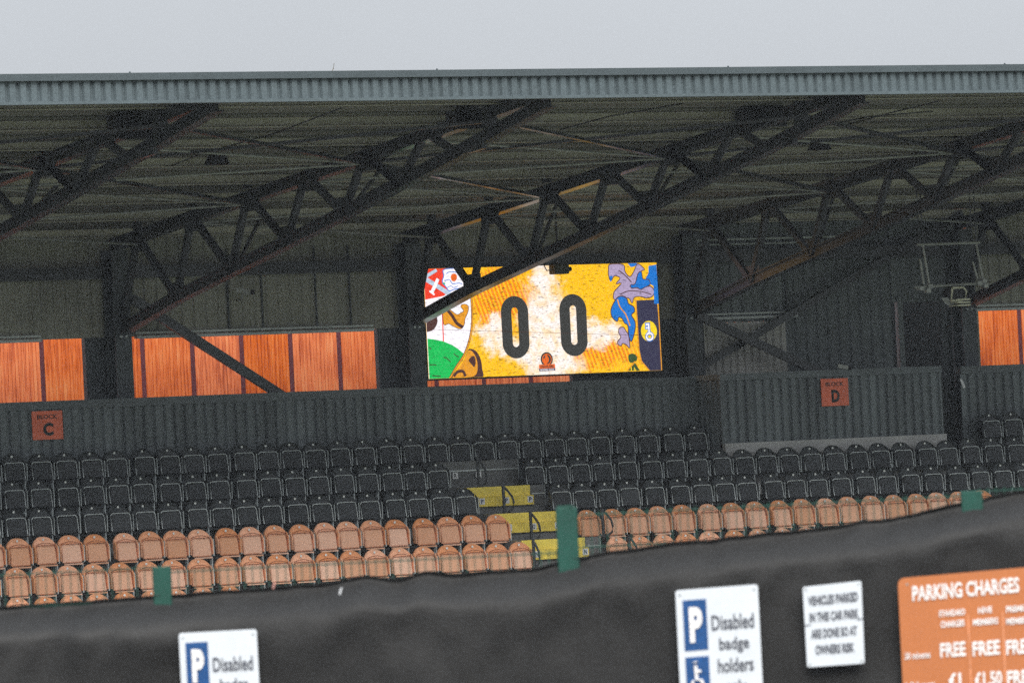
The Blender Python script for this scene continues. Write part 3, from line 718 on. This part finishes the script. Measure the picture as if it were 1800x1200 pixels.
tx = text('badge_lettering', 'NATIONAL LEAGUE', S(928, 838, 9), .29, .035, Lwhite, RX, UZ, NY, bold=.0); adopt(screen, [tx])
# right crest: mantling leaves
lil = [(1368, 98), (1440, 95), (1470, 110), (1475, 150), (1510, 185), (1540, 140), (1560, 95), (1590, 110), (1612, 135), (1585, 150), (1590, 200), (1560, 240), (1600, 262), (1650, 250), (1680, 285), (1665, 325), (1620, 335), (1590, 325), (1540, 330), (1525, 372), (1500, 335), (1450, 345), (1398, 345), (1395, 300), (1415, 270), (1450, 230), (1410, 235), (1440, 195), (1400, 180), (1375, 215), (1360, 180), (1358, 130)]
flat('lilac_leaf', lil, Llil, 2, 3); stroke('lilac_leaf_outline', lil, 6, Lbrown, 3, 3, True)
flat('lilac_leaf', [(1435, 545), (1465, 540), (1480, 565), (1500, 600), (1508, 685), (1480, 660), (1455, 655), (1450, 670), (1430, 665), (1422, 640), (1445, 610), (1430, 580)], Llil, 4, 3)
stroke('lilac_leaf_outline', [(1435, 545), (1465, 540), (1480, 565), (1500, 600), (1508, 685), (1480, 660), (1455, 655), (1450, 670), (1430, 665), (1422, 640), (1445, 610), (1430, 580)], 6, Lbrown, 5, 3, True)
b1 = [(1400, 360), (1430, 325), (1470, 325), (1490, 345), (1500, 375), (1535, 395), (1542, 430), (1520, 455), (1545, 500), (1545, 560), (1520, 640), (1500, 600), (1495, 530), (1470, 510), (1455, 480), (1430, 470), (1420, 500), (1385, 470), (1375, 420)]
flat('blue_leaf', b1, Lblue, 5, 3); stroke('blue_leaf_outline', b1, 7, Lbrown, 6, 3, True)
stroke('leaf_vein', [(1422, 345), (1440, 400), (1480, 450), (1510, 530)], 9, Lgold, 7, 3)
flat('blue_leaf', [(1365, 180), (1388, 180), (1380, 215), (1370, 220)], Lblue, 4)
b2 = [(1515, 240), (1545, 235), (1565, 165), (1590, 150), (1600, 200), (1640, 205), (1650, 240), (1610, 262), (1585, 275), (1560, 262), (1520, 265)]
flat('blue_leaf', b2, Lblue, 5, 3); stroke('blue_leaf_outline', b2, 6, Lbrown, 6, 3, True)
flat('blue_leaf', [(1495, 90), (1560, 90), (1545, 112), (1515, 118)], Lblue, 4)
flat('blue_edge', [(1640, 110), (1695, 100), (1712, 375), (1680, 375), (1675, 250), (1610, 215), (1640, 160)], Lblue, 5)
stroke('leaf_fold', [(1440, 310), (1500, 285), (1590, 290), (1660, 310)], 6, Lbrown, 5, 3)
stroke('leaf_fold', [(1430, 140), (1480, 180), (1520, 225)], 7, Lbrown, 5, 3)
flat('navy_shield', [(1555, 352), (1700, 345), (1740, 850), (1650, 850), (1590, 790), (1575, 700)], Lnavy, 3)
stroke('gold_border', [(1550, 350), (1572, 700), (1590, 780), (1645, 845)], 10, Lgold, 5, 0)
stroke('gold_border', [(1708, 380), (1733, 850)], 7, Lgold, 6)
disc(S(1643, 567, 5), .170, 5, Lyel, 'key_disc', 1.08)
ring = [(1648+22*math.cos(a_), 605+24*math.sin(a_)) for a_ in [2*math.pi*q/20 for q in range(20)]]
stroke('key_bow', ring, 22, Lblue, 6, 0, True); stroke('key_stem', [(1638, 508), (1646, 585)], 22, Lblue, 6); stroke('key_bit', [(1615, 520), (1650, 516)], 22, Lblue, 6); stroke('key_bit', [(1615, 545), (1645, 543)], 20, Lblue, 6)
stroke('key_bow', ring, 12, Lwhite, 7, 0, True); stroke('key_stem', [(1639, 514), (1646, 582)], 11, Lwhite, 8); stroke('key_bit', [(1620, 520), (1645, 517)], 11, Lwhite, 8); stroke('key_bit', [(1620, 545), (1642, 543)], 9, Lwhite, 8)
stroke('leaf_stalk', [(1490, 845), (1545, 780)], 9, Lgold, 6)
flat('dark_green_leaf', [(1500, 735), (1530, 725), (1558, 745), (1555, 775), (1515, 790), (1500, 770)], Ldkg, 4, 4); flat('dark_green_leaf', [(1495, 845), (1545, 790), (1580, 845)], Ldkg, 4)
stroke('leaf_mark', [(1518, 820), (1520, 845)], 7, Lyel, 6); stroke('leaf_mark', [(1540, 845), (1538, 822), (1552, 845)], 6, Lyel, 6)
# visible cabinet joints
stroke('module_joint', [(90, 555), (1700, 600)], 2, Lbrown, 9); 

# ------------------------------------------------------------------ block signs
def block_sign(xa_, ya_, xb_, yb_, Y, letter, lab):
    a = at(xa_, ya_, Y); b = at(xb_, yb_, Y); cx, cz = (a.x+b.x)/2, (a.z+b.z)/2
    W_ = b.x-a.x; H_ = a.z-b.z
    root = tag(empty('block_sign', (cx, Y, b.z)), lab, 'sign')
    p1 = part(MB().box(a.x, b.x, Y-.012, Y, b.z, a.z), 'sign_board', block_orange, root)
    t1 = text('sign_word', 'BLOCK', (cx, Y-.014, a.z-H_*.20), W_*.66, H_*.15, black_ink, RX, UZ, NY)
    t2 = text('sign_letter', letter, (cx+.01, Y-.014, a.z-H_*.64), W_*(.30 if letter == 'D' else .34), H_*.46, black_ink, RX, UZ, NY, bold=.05)
    adopt(root, [t1, t2])
block_sign(55, 723, 111, 771, PY-.045, 'C', 'orange sign reading BLOCK C on the left parapet')
block_sign(1442, 666, 1492, 712, BY-.045, 'D', 'orange red sign reading BLOCK D on the stair wall')

# ------------------------------------------------------------------ lamps and fittings in the roof
def lampbox(xa_, ya_, xb_, yb_, X, lab):
    a = atX(xa_, ya_, X); b = atX(xb_, yb_, X); Y = (a.y+b.y)/2; zt, zb_ = at(xa_, ya_, Y).z, at(xb_, yb_, Y).z
    xw0, xw1 = at(xa_, (ya_+yb_)/2, Y).x, at(xb_, (ya_+yb_)/2, Y).x
    root = tag(empty('floodlight', ((xw0+xw1)/2, Y, zb_)), lab, 'floodlight', 'black floodlights on the front of the roof trusses')
    part(MB().add([(xw0,Y-.2,zb_),(xw1,Y-.2,zb_),(xw1,Y-.1,zt),(xw0,Y-.1,zt),(xw0,Y+.18,zb_+.03),(xw1,Y+.18,zb_+.03),(xw1,Y+.18,zt),(xw0,Y+.18,zt)], [(0,1,2,3),(4,7,6,5),(0,4,5,1),(1,5,6,2),(2,6,7,3),(3,7,4,0)]), 'housing', dark_box, root, bevel=.015)
    part(MB().box(xw0+.1, xw1-.1, Y-.02, Y+.02, zt, roofz(Y)-.01), 'bracket', steel, root)
lampbox(197, 203, 275, 245, COLX[1], 'large black floodlight under the roof edge, leftmost truss')
lampbox(793, 195, 853, 228, COLX[2], 'black floodlight under the roof edge above the screen')
lampbox(1302, 185, 1372, 224, COLX[3], 'large black floodlight under the roof edge, right side')
def hanging(xc, yc, wpx, hpx, lab):
    c = atR(xc, yc, .22); s = wpx/95/2; h = hpx/105
    root = tag(empty('hanging_lamp', c), lab, 'lamp', 'small unlit lamps hanging under the roof')
    part(MB().add([(c.x-s,c.y-.16,c.z-h/2),(c.x+s,c.y-.16,c.z-h/2),(c.x+s,c.y+.16,c.z-h/2),(c.x-s,c.y+.16,c.z-h/2),(c.x-s*.6,c.y-.1,c.z+h/2),(c.x+s*.6,c.y-.1,c.z+h/2),(c.x+s*.6,c.y+.1,c.z+h/2),(c.x-s*.6,c.y+.1,c.z+h/2)],
         [(0,3,2,1),(4,5,6,7),(0,1,5,4),(1,2,6,5),(2,3,7,6),(3,0,4,7)]), 'shade', dark_box, root)
    part(MB().tube([(c.x, c.y, c.z+h/2), (c.x, c.y, roofz(c.y)-.01)], .015, 6), 'stem', steel, root)
hanging(381, 281, 30, 17, 'small dark lamp hanging under the roof, left bay')
hanging(1440, 257, 28, 14, 'small dark lamp hanging under the roof, right bay')

# hanging tube frame with a caged lamp
GY = -3.6
g = tag(empty('lamp_gantry', at(1675, 520, GY)), 'grey tubular frame hanging from the roof beside block D, right side', 'frame')
def gp(x, y, Y=GY): return at(x, y, Y)
for p, q, r_ in (((1617, 455), (1624, 500), .022), ((1622, 430), (1633, 498), .022), ((1710, 460), (1718, 490), .02), ((1716, 428), (1727, 490), .022)):
    a, b = gp(*p), gp(*q); part(MB().tube([a, b], r_, 8), 'upright_tube', grey_metal, g); part(MB().tube([(a.x, GY, roofz(GY)-.02), a], .012, 6), 'hanger_rod', steel, g)
for p, q in (((1608, 505), (1735, 497)), ((1612, 430), (1722, 426))):
    part(MB().tube([gp(*p), gp(*q)], .026, 8), 'cross_tube', grey_metal, g)
for p in ((1618, 507), (1633, 503), (1630, 511), (1720, 498), (1731, 502), (1728, 494)):
    c = gp(*p); part(MB().box(c.x-.05, c.x+.05, GY-.06, GY+.06, c.z-.04, c.z+.04), 'clamp', grey_metal, g, bevel=.01)
h = tag(empty('caged_lamp', gp(1682, 538)), 'pale caged floodlight with slatted guard under the hanging tube frame', 'floodlight')
out_ = [(1672, 507), (1693, 503), (1699, 508), (1698, 525), (1699, 531), (1695, 537), (1686, 540), (1675, 536), (1668, 529), (1670, 517)]
def frame_loop(pts, Y, r_, nm): part(MB().tube([gp(*p, Y) for p in pts+[pts[0]]], r_, 6), nm, cream_metal, h)
frame_loop([(1674, 506), (1693, 505), (1699, 512), (1697, 526), (1672, 529)], GY-.12, .020, 'guard_frame')
frame_loop([(1667, 509), (1688, 506), (1693, 514), (1691, 528), (1664, 530)], GY+.18, .016, 'guard_frame')
part(MB().box(gp(1668, 520).x, gp(1695, 520).x, GY-.08, GY+.18, gp(1680, 525).z, gp(1680, 507).z), 'housing', dark_box, h)
for y in (527, 532, 537): part(MB().box(gp(1674, y).x, gp(1697, y).x, GY-.16, GY+.1, gp(1685, y).z-.012, gp(1685, y).z+.014), 'guard_slat', cream_metal, h)
part(MB().add([gp(1655, 524), gp(1668, 522), gp(1672, 538), gp(1662, 534), gp(1655, 524, GY+.1), gp(1668, 522, GY+.1), gp(1672, 538, GY+.1), gp(1662, 534, GY+.1)], [(0,1,2,3),(7,6,5,4),(0,4,5,1),(1,5,6,2),(2,6,7,3),(3,7,4,0)]), 'yoke', grey_metal, h)

def camera_unit(xc, yc, Y, lab, mb=grey_metal, s=1.0, scr=False):
    c = at(xc, yc, Y); root = tag(empty('security_camera', c), lab, 'camera')
    part(MB().beam(c+V(-.12*s,.0,.03*s), c+V(.10*s,-.12*s,-.02*s), .09*s, .10*s), 'body', mb, root, bevel=.01)
    part(MB().tube([c+V(.0,.0,-.03), c+V(.02,.05,-.14*s), c+V(.02,.25,-.14*s)], .018, 6), 'arm', mb, root)
    part(MB().tube([c+V(.10*s,-.12*s,-.02*s), c+V(.16*s,-.16*s,-.03*s)], .045*s, 10), 'lens_hood', dark_box, root)
camera_unit(425, 512, -.3, 'small grey security camera on the olive wall, left of the screen')
camera_unit(1480, 645, BY+.05, 'grey security camera perched above the BLOCK D sign', grey_metal, .75)
c = at(983, 472, -1.0); root = tag(empty('speaker_unit', c), 'small dark fitting hanging in front of the top of the screen', 'speaker')
part(MB().box(c.x-.16, c.x+.14, -1.12, -.9, c.z-.10, c.z+.08), 'body', mat('olive fitting', (.06, .06, .035), .6), root, bevel=.02)
part(MB().tube([(c.x+.14, -1., c.z-.02), (c.x+.24, -1., c.z-.01)], .04, 8), 'horn', dark_box, root)
part(MB().tube([(c.x-.02, -1., c.z+.08), (c.x-.02, -1., roofz(-1)-.02)], .02, 6), 'drop_rod', steel, root)
part(MB().tube([c+V(-.16, 0, -.02), c+V(-.26, 0, -.03), c+V(-.32, 0, .08), c+V(-.30, 0, .35)], .01, 5), 'cable', dark_box, root)
c = at(1691, 675, PY-.06); n_ = MB().add([c+V(-.05,-.0,.10), c+V(.01,-.0,.09), c+V(.06,-.02,-.06), c+V(.01,-.02,-.08)], [(0,1,2,3)]).build('notice_paper', white_plate)
sm = n_.modifiers.new('thickness', 'SOLIDIFY'); sm.thickness = .004
tag(n_, 'small white scrap of paper on the cladding below the right opening', 'paper')
# roof cables
for pts in ([(300, 292), (360, 268), (480, 236), (600, 190)], [(985, 228), (1070, 205), (1200, 182)], [(1480, 222), (1560, 200), (1650, 178)], [(1390, 232), (1530, 205), (1640, 196)]):
    P = [atR(*p, .2) for p in pts]
    MB().tube(P, .011, 5).build('roof_cable', dark_box, stand)
# twig caught on the gutter
a = at(583, 127, Yf-.1); tw = MB().tube([a, a+V(.03, 0, .05), a+V(.05, 0, .13)], .006, 5).build('twig', mat('dry twig', (.12, .10, .06), .8))
tag(tw, 'thin dry twig standing on the roof edge above the left bays', 'twig')

# ------------------------------------------------------------------ fence, banner and notices in front
D0 = 42.2
FR = r0.copy(); FNm = -FN          # across the fence, and towards the camera
def fz(x, y, d=D0): return atF(x, y, d).z
fence = tag(empty('mesh_fence', atF(995, 1300)), 'green welded mesh fence with square posts, standing behind the black banner', 'fence')
posts = [(-427, 1035), (284, 995), (995, 892), (1707, 862), (2418, 800)]
GZ = 4.15
for i, (x, y) in enumerate(posts):
    c = atF(x, y, D0+.06); 
    h = c.z
    pm = MB(); wv = .066 if i != 1 else .056
    o = pm.add([c - FR*wv + FNm*.05, c + FR*wv + FNm*.05, c + FR*wv - FNm*.05, c - FR*wv - FNm*.05] + [v_ for v_ in [Vector((q.x, q.y, GZ-.2)) for q in (c - FR*wv + FNm*.05, c + FR*wv + FNm*.05, c + FR*wv - FNm*.05, c - FR*wv - FNm*.05)]],
               [(0,1,2,3),(4,7,6,5),(0,4,5,1),(1,5,6,2),(2,6,7,3),(3,7,4,0)])
    po_ = part(o, 'fence_post', post_green, fence, bevel=.006)
    part(MB().tube([c+V(0, 0, -.004), c+V(0, 0, .016)], .066 if i != 1 else .056, 4), 'post_cap', mesh_green, fence) if i % 2 == 0 else None
for (xa_, xb_, ya_) in ((-427, 284, 1026), (284, 995, 1000), (995, 1707, 900), (1707, 2418, 858)):
    a = atF(xa_, ya_, D0+.06); b = atF(xb_, ya_, D0+.06); a.z = atF(xa_, ya_, D0+.06).z; zt = a.z
    Wd = (Vector((b.x, b.y, 0))-Vector((a.x, a.y, 0))).length; m = MB(); n = int(Wd/.05)
    for k in range(1, n):
        p = Vector((a.x, a.y, 0)) + FR*(Wd*k/n)
        m.add([(p+FR*dx_+FN*dy_).to_3d() + V(0, 0, z_) for z_ in (zt, GZ) for dx_, dy_ in ((-.003,-.003),(.003,-.003),(.003,.003),(-.003,.003))], [(0,1,2,3),(4,7,6,5),(0,4,5,1),(1,5,6,2),(2,6,7,3),(3,7,4,0)])
    z = zt-.02
    while z > GZ+.1:
        for off in (-.008, .008): m.beam(Vector((a.x, a.y, z))+FN*off, Vector((a.x, a.y, z))+FR*Wd+FN*off, .006, .008)
        z -= .2
    o = part(m, 'wire_mesh', mesh_green, fence); o['kind'] = 'stuff'

bt = [(-300, 1085), (-100, 1072), (0, 1066), (150, 1056), (284, 1046), (420, 1036), (560, 1026), (640, 1012), (700, 1018), (750, 1003), (800, 1009), (870, 1003), (930, 1000), (1000, 984), (1080, 968), (1200, 952), (1400, 932), (1560, 912), (1700, 882), (1800, 862), (1950, 835), (2150, 810)]
def btop(x):
    for (a, b), (c, d) in zip(bt[:-1], bt[1:]):
        if a <= x <= c:
            t_ = (x-a)/(c-a); t_ = t_*t_*(3-2*t_)*.5 + t_*.5; return b+(d-b)*t_
    return bt[-1][1]
from mathutils import noise
m = MB(); nx = 300; rows_ = [0, 3, 7, 12, 18, 25, 33, 42, 52, 64, 78, 95, 115, 140, 170, 205, 245, 290, 340, 400, 470, 560, 640]
for i in range(nx+1):
    x = -300 + 2450*i/nx; y0 = btop(x) + 2.0*noise.noise(V(x*.03, 3, 0))
    for dy in rows_:
        s_ = math.exp(-dy/38.0)
        f_ = min(1, dy/62); off = .20*(1-f_*f_*(3-2*f_)) - .03
        if dy < 4: off += -.03*(4-dy)/4
        q = V(x*.006, (dy+y0)*.011, 0)
        off += .022*noise.noise(q) +   .016*noise.noise(V(x*.021+dy*.008, dy*.028, 5)) + .005*noise.noise(V(x*.06, dy*.08-x*.02, 9))
        drape = .016*math.sin((x+dy*.35)*.0185)*math.exp(-abs(dy-70)/80)
        p = atF(x, y0+dy, D0-.12) + FN*(off+drape)
        m.v.append(tuple(p))
nr = len(rows_)
m.f = [(i*nr+j, (i+1)*nr+j, (i+1)*nr+j+1, i*nr+j+1) for i in range(nx) for j in range(nr-1)]
ban = m.build('fence_banner', banner_m, None, smooth=True)
sm = ban.modifiers.new('thickness', 'SOLIDIFY'); sm.thickness = .004
tag(ban, 'sagging black sheet banner strung along the fence across the foreground', 'banner')
for x, y in ((597, 1044), (480, 1034)):
    a = atF(x, y, D0-.2); o = MB().tube([a, a+V(0, 0, .03)+FR*.01, a+V(0, 0, .04)+FR*.015], .006, 6).build('cable_tie', white_plate if x > 500 else mat('pink tie', (.6, .3, .25)))
    tag(o, 'white cable tie on the banner edge left of centre' if x > 500 else 'small pinkish cable tie on the left banner edge', 'tie')

# notices: a frame of reference in the plane of each board
DS = D0-.26
def board(name, corners, m, lab, cat_='sign', th=.006, corner_r=6):
    """corners TL, TR, BR, BL in survey pixels; returns root and a mapper (u right, v down, 0..1)"""
    TL, TR, BR, BL = [atF(*c, DS) for c in corners]
    root = tag(empty(name, BL), lab, cat_)
    def mp(u, v, k=0):
        p = (TL*(1-u)+TR*u)*(1-v) + (BL*(1-u)+BR*u)*v; return p + FNm*(.004*k)
    cr = .035; crv = cr*(TR-TL).length/(BL-TL).length
    P = []
    for cu_, cv_, a0 in ((1-cr, crv, -90), (1-cr, 1-crv, 0), (cr, 1-crv, 90), (cr, crv, 180)):
        for q in range(5):
            a = R(a0+90*q/4); P.append(mp(cu_+cr*math.cos(a), cv_+crv*math.sin(a)))
    part(MB().prism(P, FNm, th), 'sign_face', m, root)
    for cu_, cv_ in ((.05, .035), (.95, .035), (.05, .965), (.95, .965)):
        q0 = mp(cu_, cv_*(1 if cv_ < .5 else 1)); part(MB().tube([q0, q0+FNm*.004], .007, 8), 'screw', grey_metal, root)
    def tx(s, u0, v0, u1, v1, mat_, nm='lettering', bold=.02):
        c = mp((u0+u1)/2, (v0+v1)/2, 1.5); ri = (mp(u1, (v0+v1)/2)-mp(u0, (v0+v1)/2)); uu = (mp((u0+u1)/2, v0)-mp((u0+u1)/2, v1))
        o = text(nm, s, c, ri.length, uu.length, mat_, ri.normalized(), uu.normalized(), FNm, bold=bold); adopt(root, [o]); return o
    def quad(u0, v0, u1, v1, mat_, nm, k=1):
        o = MB().prism([mp(u0, v0, k), mp(u1, v0, k), mp(u1, v1, k), mp(u0, v1, k)], FNm, .002).build(nm, mat_); adopt(root, [o]); return o
    return root, mp, tx, quad
def disabled_sign(TLx, TLy, wpx, hpx, sk, lab, wch=True):
    c = [(TLx, TLy), (TLx+wpx, TLy-wpx*sk), (TLx+wpx+hpx*.05, TLy-wpx*sk+hpx), (TLx+hpx*.05, TLy+hpx)]
    root, mp, tx, quad = board('parking_sign', c, sign_white, lab)
    quad(.080, .075, .365, .430, sign_blue, 'blue_panel'); tx('P', .15, .125, .31, .375, sign_letter, 'letter_p', .05).location += FNm*.003
    quad(.080, .475, .365, .83, sign_blue, 'blue_panel')
    # wheelchair symbol
    def st(pts, wd, nm):
        pts3 = [mp(a, b, 2.2) for a, b in pts]; o = MB().tube(pts3, wd, 6).build(nm, sign_letter); adopt(root, [o])
    st([(.195, .508), (.197, .515)], .016, 'wheelchair_symbol'); st([(.197, .535), (.205, .635), (.262, .642), (.300, .715), (.325, .705)], .0115, 'wheelchair_symbol')
    st([(.202, .575), (.262, .580)], .010, 'wheelchair_symbol')
    st([(.215+.085*math.cos(a), .695+.062*math.sin(a)) for a in [R(d) for d in range(-10, 260, 25)]], .009, 'wheelchair_symbol')
    for s, v0, v1, a, b in (('Disabled', .195, .30, .42, .93), ('badge', .355, .465, .50, .86), ('holders', .50, .60, .47, .90), ('only', .655, .76, .56, .80)):
        tx(s, a, v0, b, v1, mat('slate lettering', (.06, .065, .085), .6, 0, .05), bold=.012)
disabled_sign(314, 1112, 137, 236, .052, 'white blue badge parking sign at the bottom left of the banner')
disabled_sign(1187, 1037, 145, 250, .076, 'white blue badge parking sign right of centre on the banner')
root, mp, tx, quad = board('car_park_notice', [(1411, 1031), (1514, 1020), (1520, 1165), (1419, 1172)], sign_white, 'small white notice about vehicles parked, between blue badge and orange signs')
slate = MATS['slate lettering']
for s, v0, u0_, u1_ in (('VEHICLES PARKED', .125, .08, .93), ('IN THIS CAR PARK', .33, .09, .93), ('ARE DONE SO AT', .535, .10, .89), ('OWNERS RISK', .735, .16, .83)):
    tx(s, u0_, v0, u1_, v0+.115, slate, bold=.025)
for p in ((.0, .475, .10), (.90, .455, 1.0)):
    quad(p[0], p[1], p[2], p[1]+.012, slate, 'strap_end')
root, mp, tx, quad = board('parking_charges_board', [(1578, 1016), (1900, 988), (1913, 1330), (1594, 1352)], sign_orange, 'large orange PARKING CHARGES board at the right edge of the banner')
Wp, Hp = 322., 336.
def uv(x, y): return ((x-1578-(y-1016)*.045)/Wp, (y-(1016-(x-1578)*.087))/Hp)
def otx(s, xa_, ya_, xb_, yb_, b=.03):
    """box given by its left/right ends and the top/bottom at its centre"""
    (u0_, v0_), (u1_, v1_) = uv(xa_, (ya_+yb_)/2), uv(xb_, (ya_+yb_)/2)
    vt, vb = uv((xa_+xb_)/2, ya_)[1], uv((xa_+xb_)/2, yb_)[1]
    tx(s, u0_, vt, u1_, vb, sign_letter, bold=b)
otx('PARKING CHARGES', 1603, 1021, 1791, 1048, .03)
otx('STANDARD', 1650, 1070, 1696, 1081); otx('CHARGES', 1653, 1089, 1695, 1100)
otx('HIVE', 1719, 1065, 1743, 1076); otx('MEMBERS', 1710, 1085, 1754, 1096); otx('PREMIUM', 1768, 1062, 1813, 1073); otx('MEMBERS', 1768, 1083, 1813, 1094)
otx('30 minutes', 1590, 1144, 1635, 1156, .02); otx('FREE', 1652, 1127, 1697, 1152); otx('FREE', 1709, 1124, 1757, 1149); otx('FREE', 1768, 1121, 1816, 1146)
otx('1-2 hours', 1591, 1196, 1643, 1208, .02); otx('£1', 1667, 1180, 1689, 1205); otx('£1.50', 1713, 1177, 1761, 1202); otx('FREE', 1770, 1174, 1818, 1199)
div = mat('pale orange rule', (.75, .32, .16), .6)
for xx in (1702, 1763):
    u_, v_ = uv(xx, 1100); quad(u_-.003, .22, u_+.003, .9, div, 'column_rule')

# ------------------------------------------------------------------ thin grey air between the camera and the stand
hz_ = MB().box(-140, 60, -150, 45, -1.0, 14.5).build('haze', None)
hm = bpy.data.materials.new('thin haze'); hm.use_nodes = True; hn = hm.node_tree; hn.nodes.clear()
hv = hn.nodes.new('ShaderNodeVolumePrincipled'); hv.inputs['Color'].default_value = (.86, .93, 1, 1); hv.inputs['Density'].default_value = .0002
ho = hn.nodes.new('ShaderNodeOutputMaterial'); hn.links.new(hv.outputs[0], ho.inputs['Volume']); hz_.data.materials.append(hm)
tag(hz_, kind='stuff')
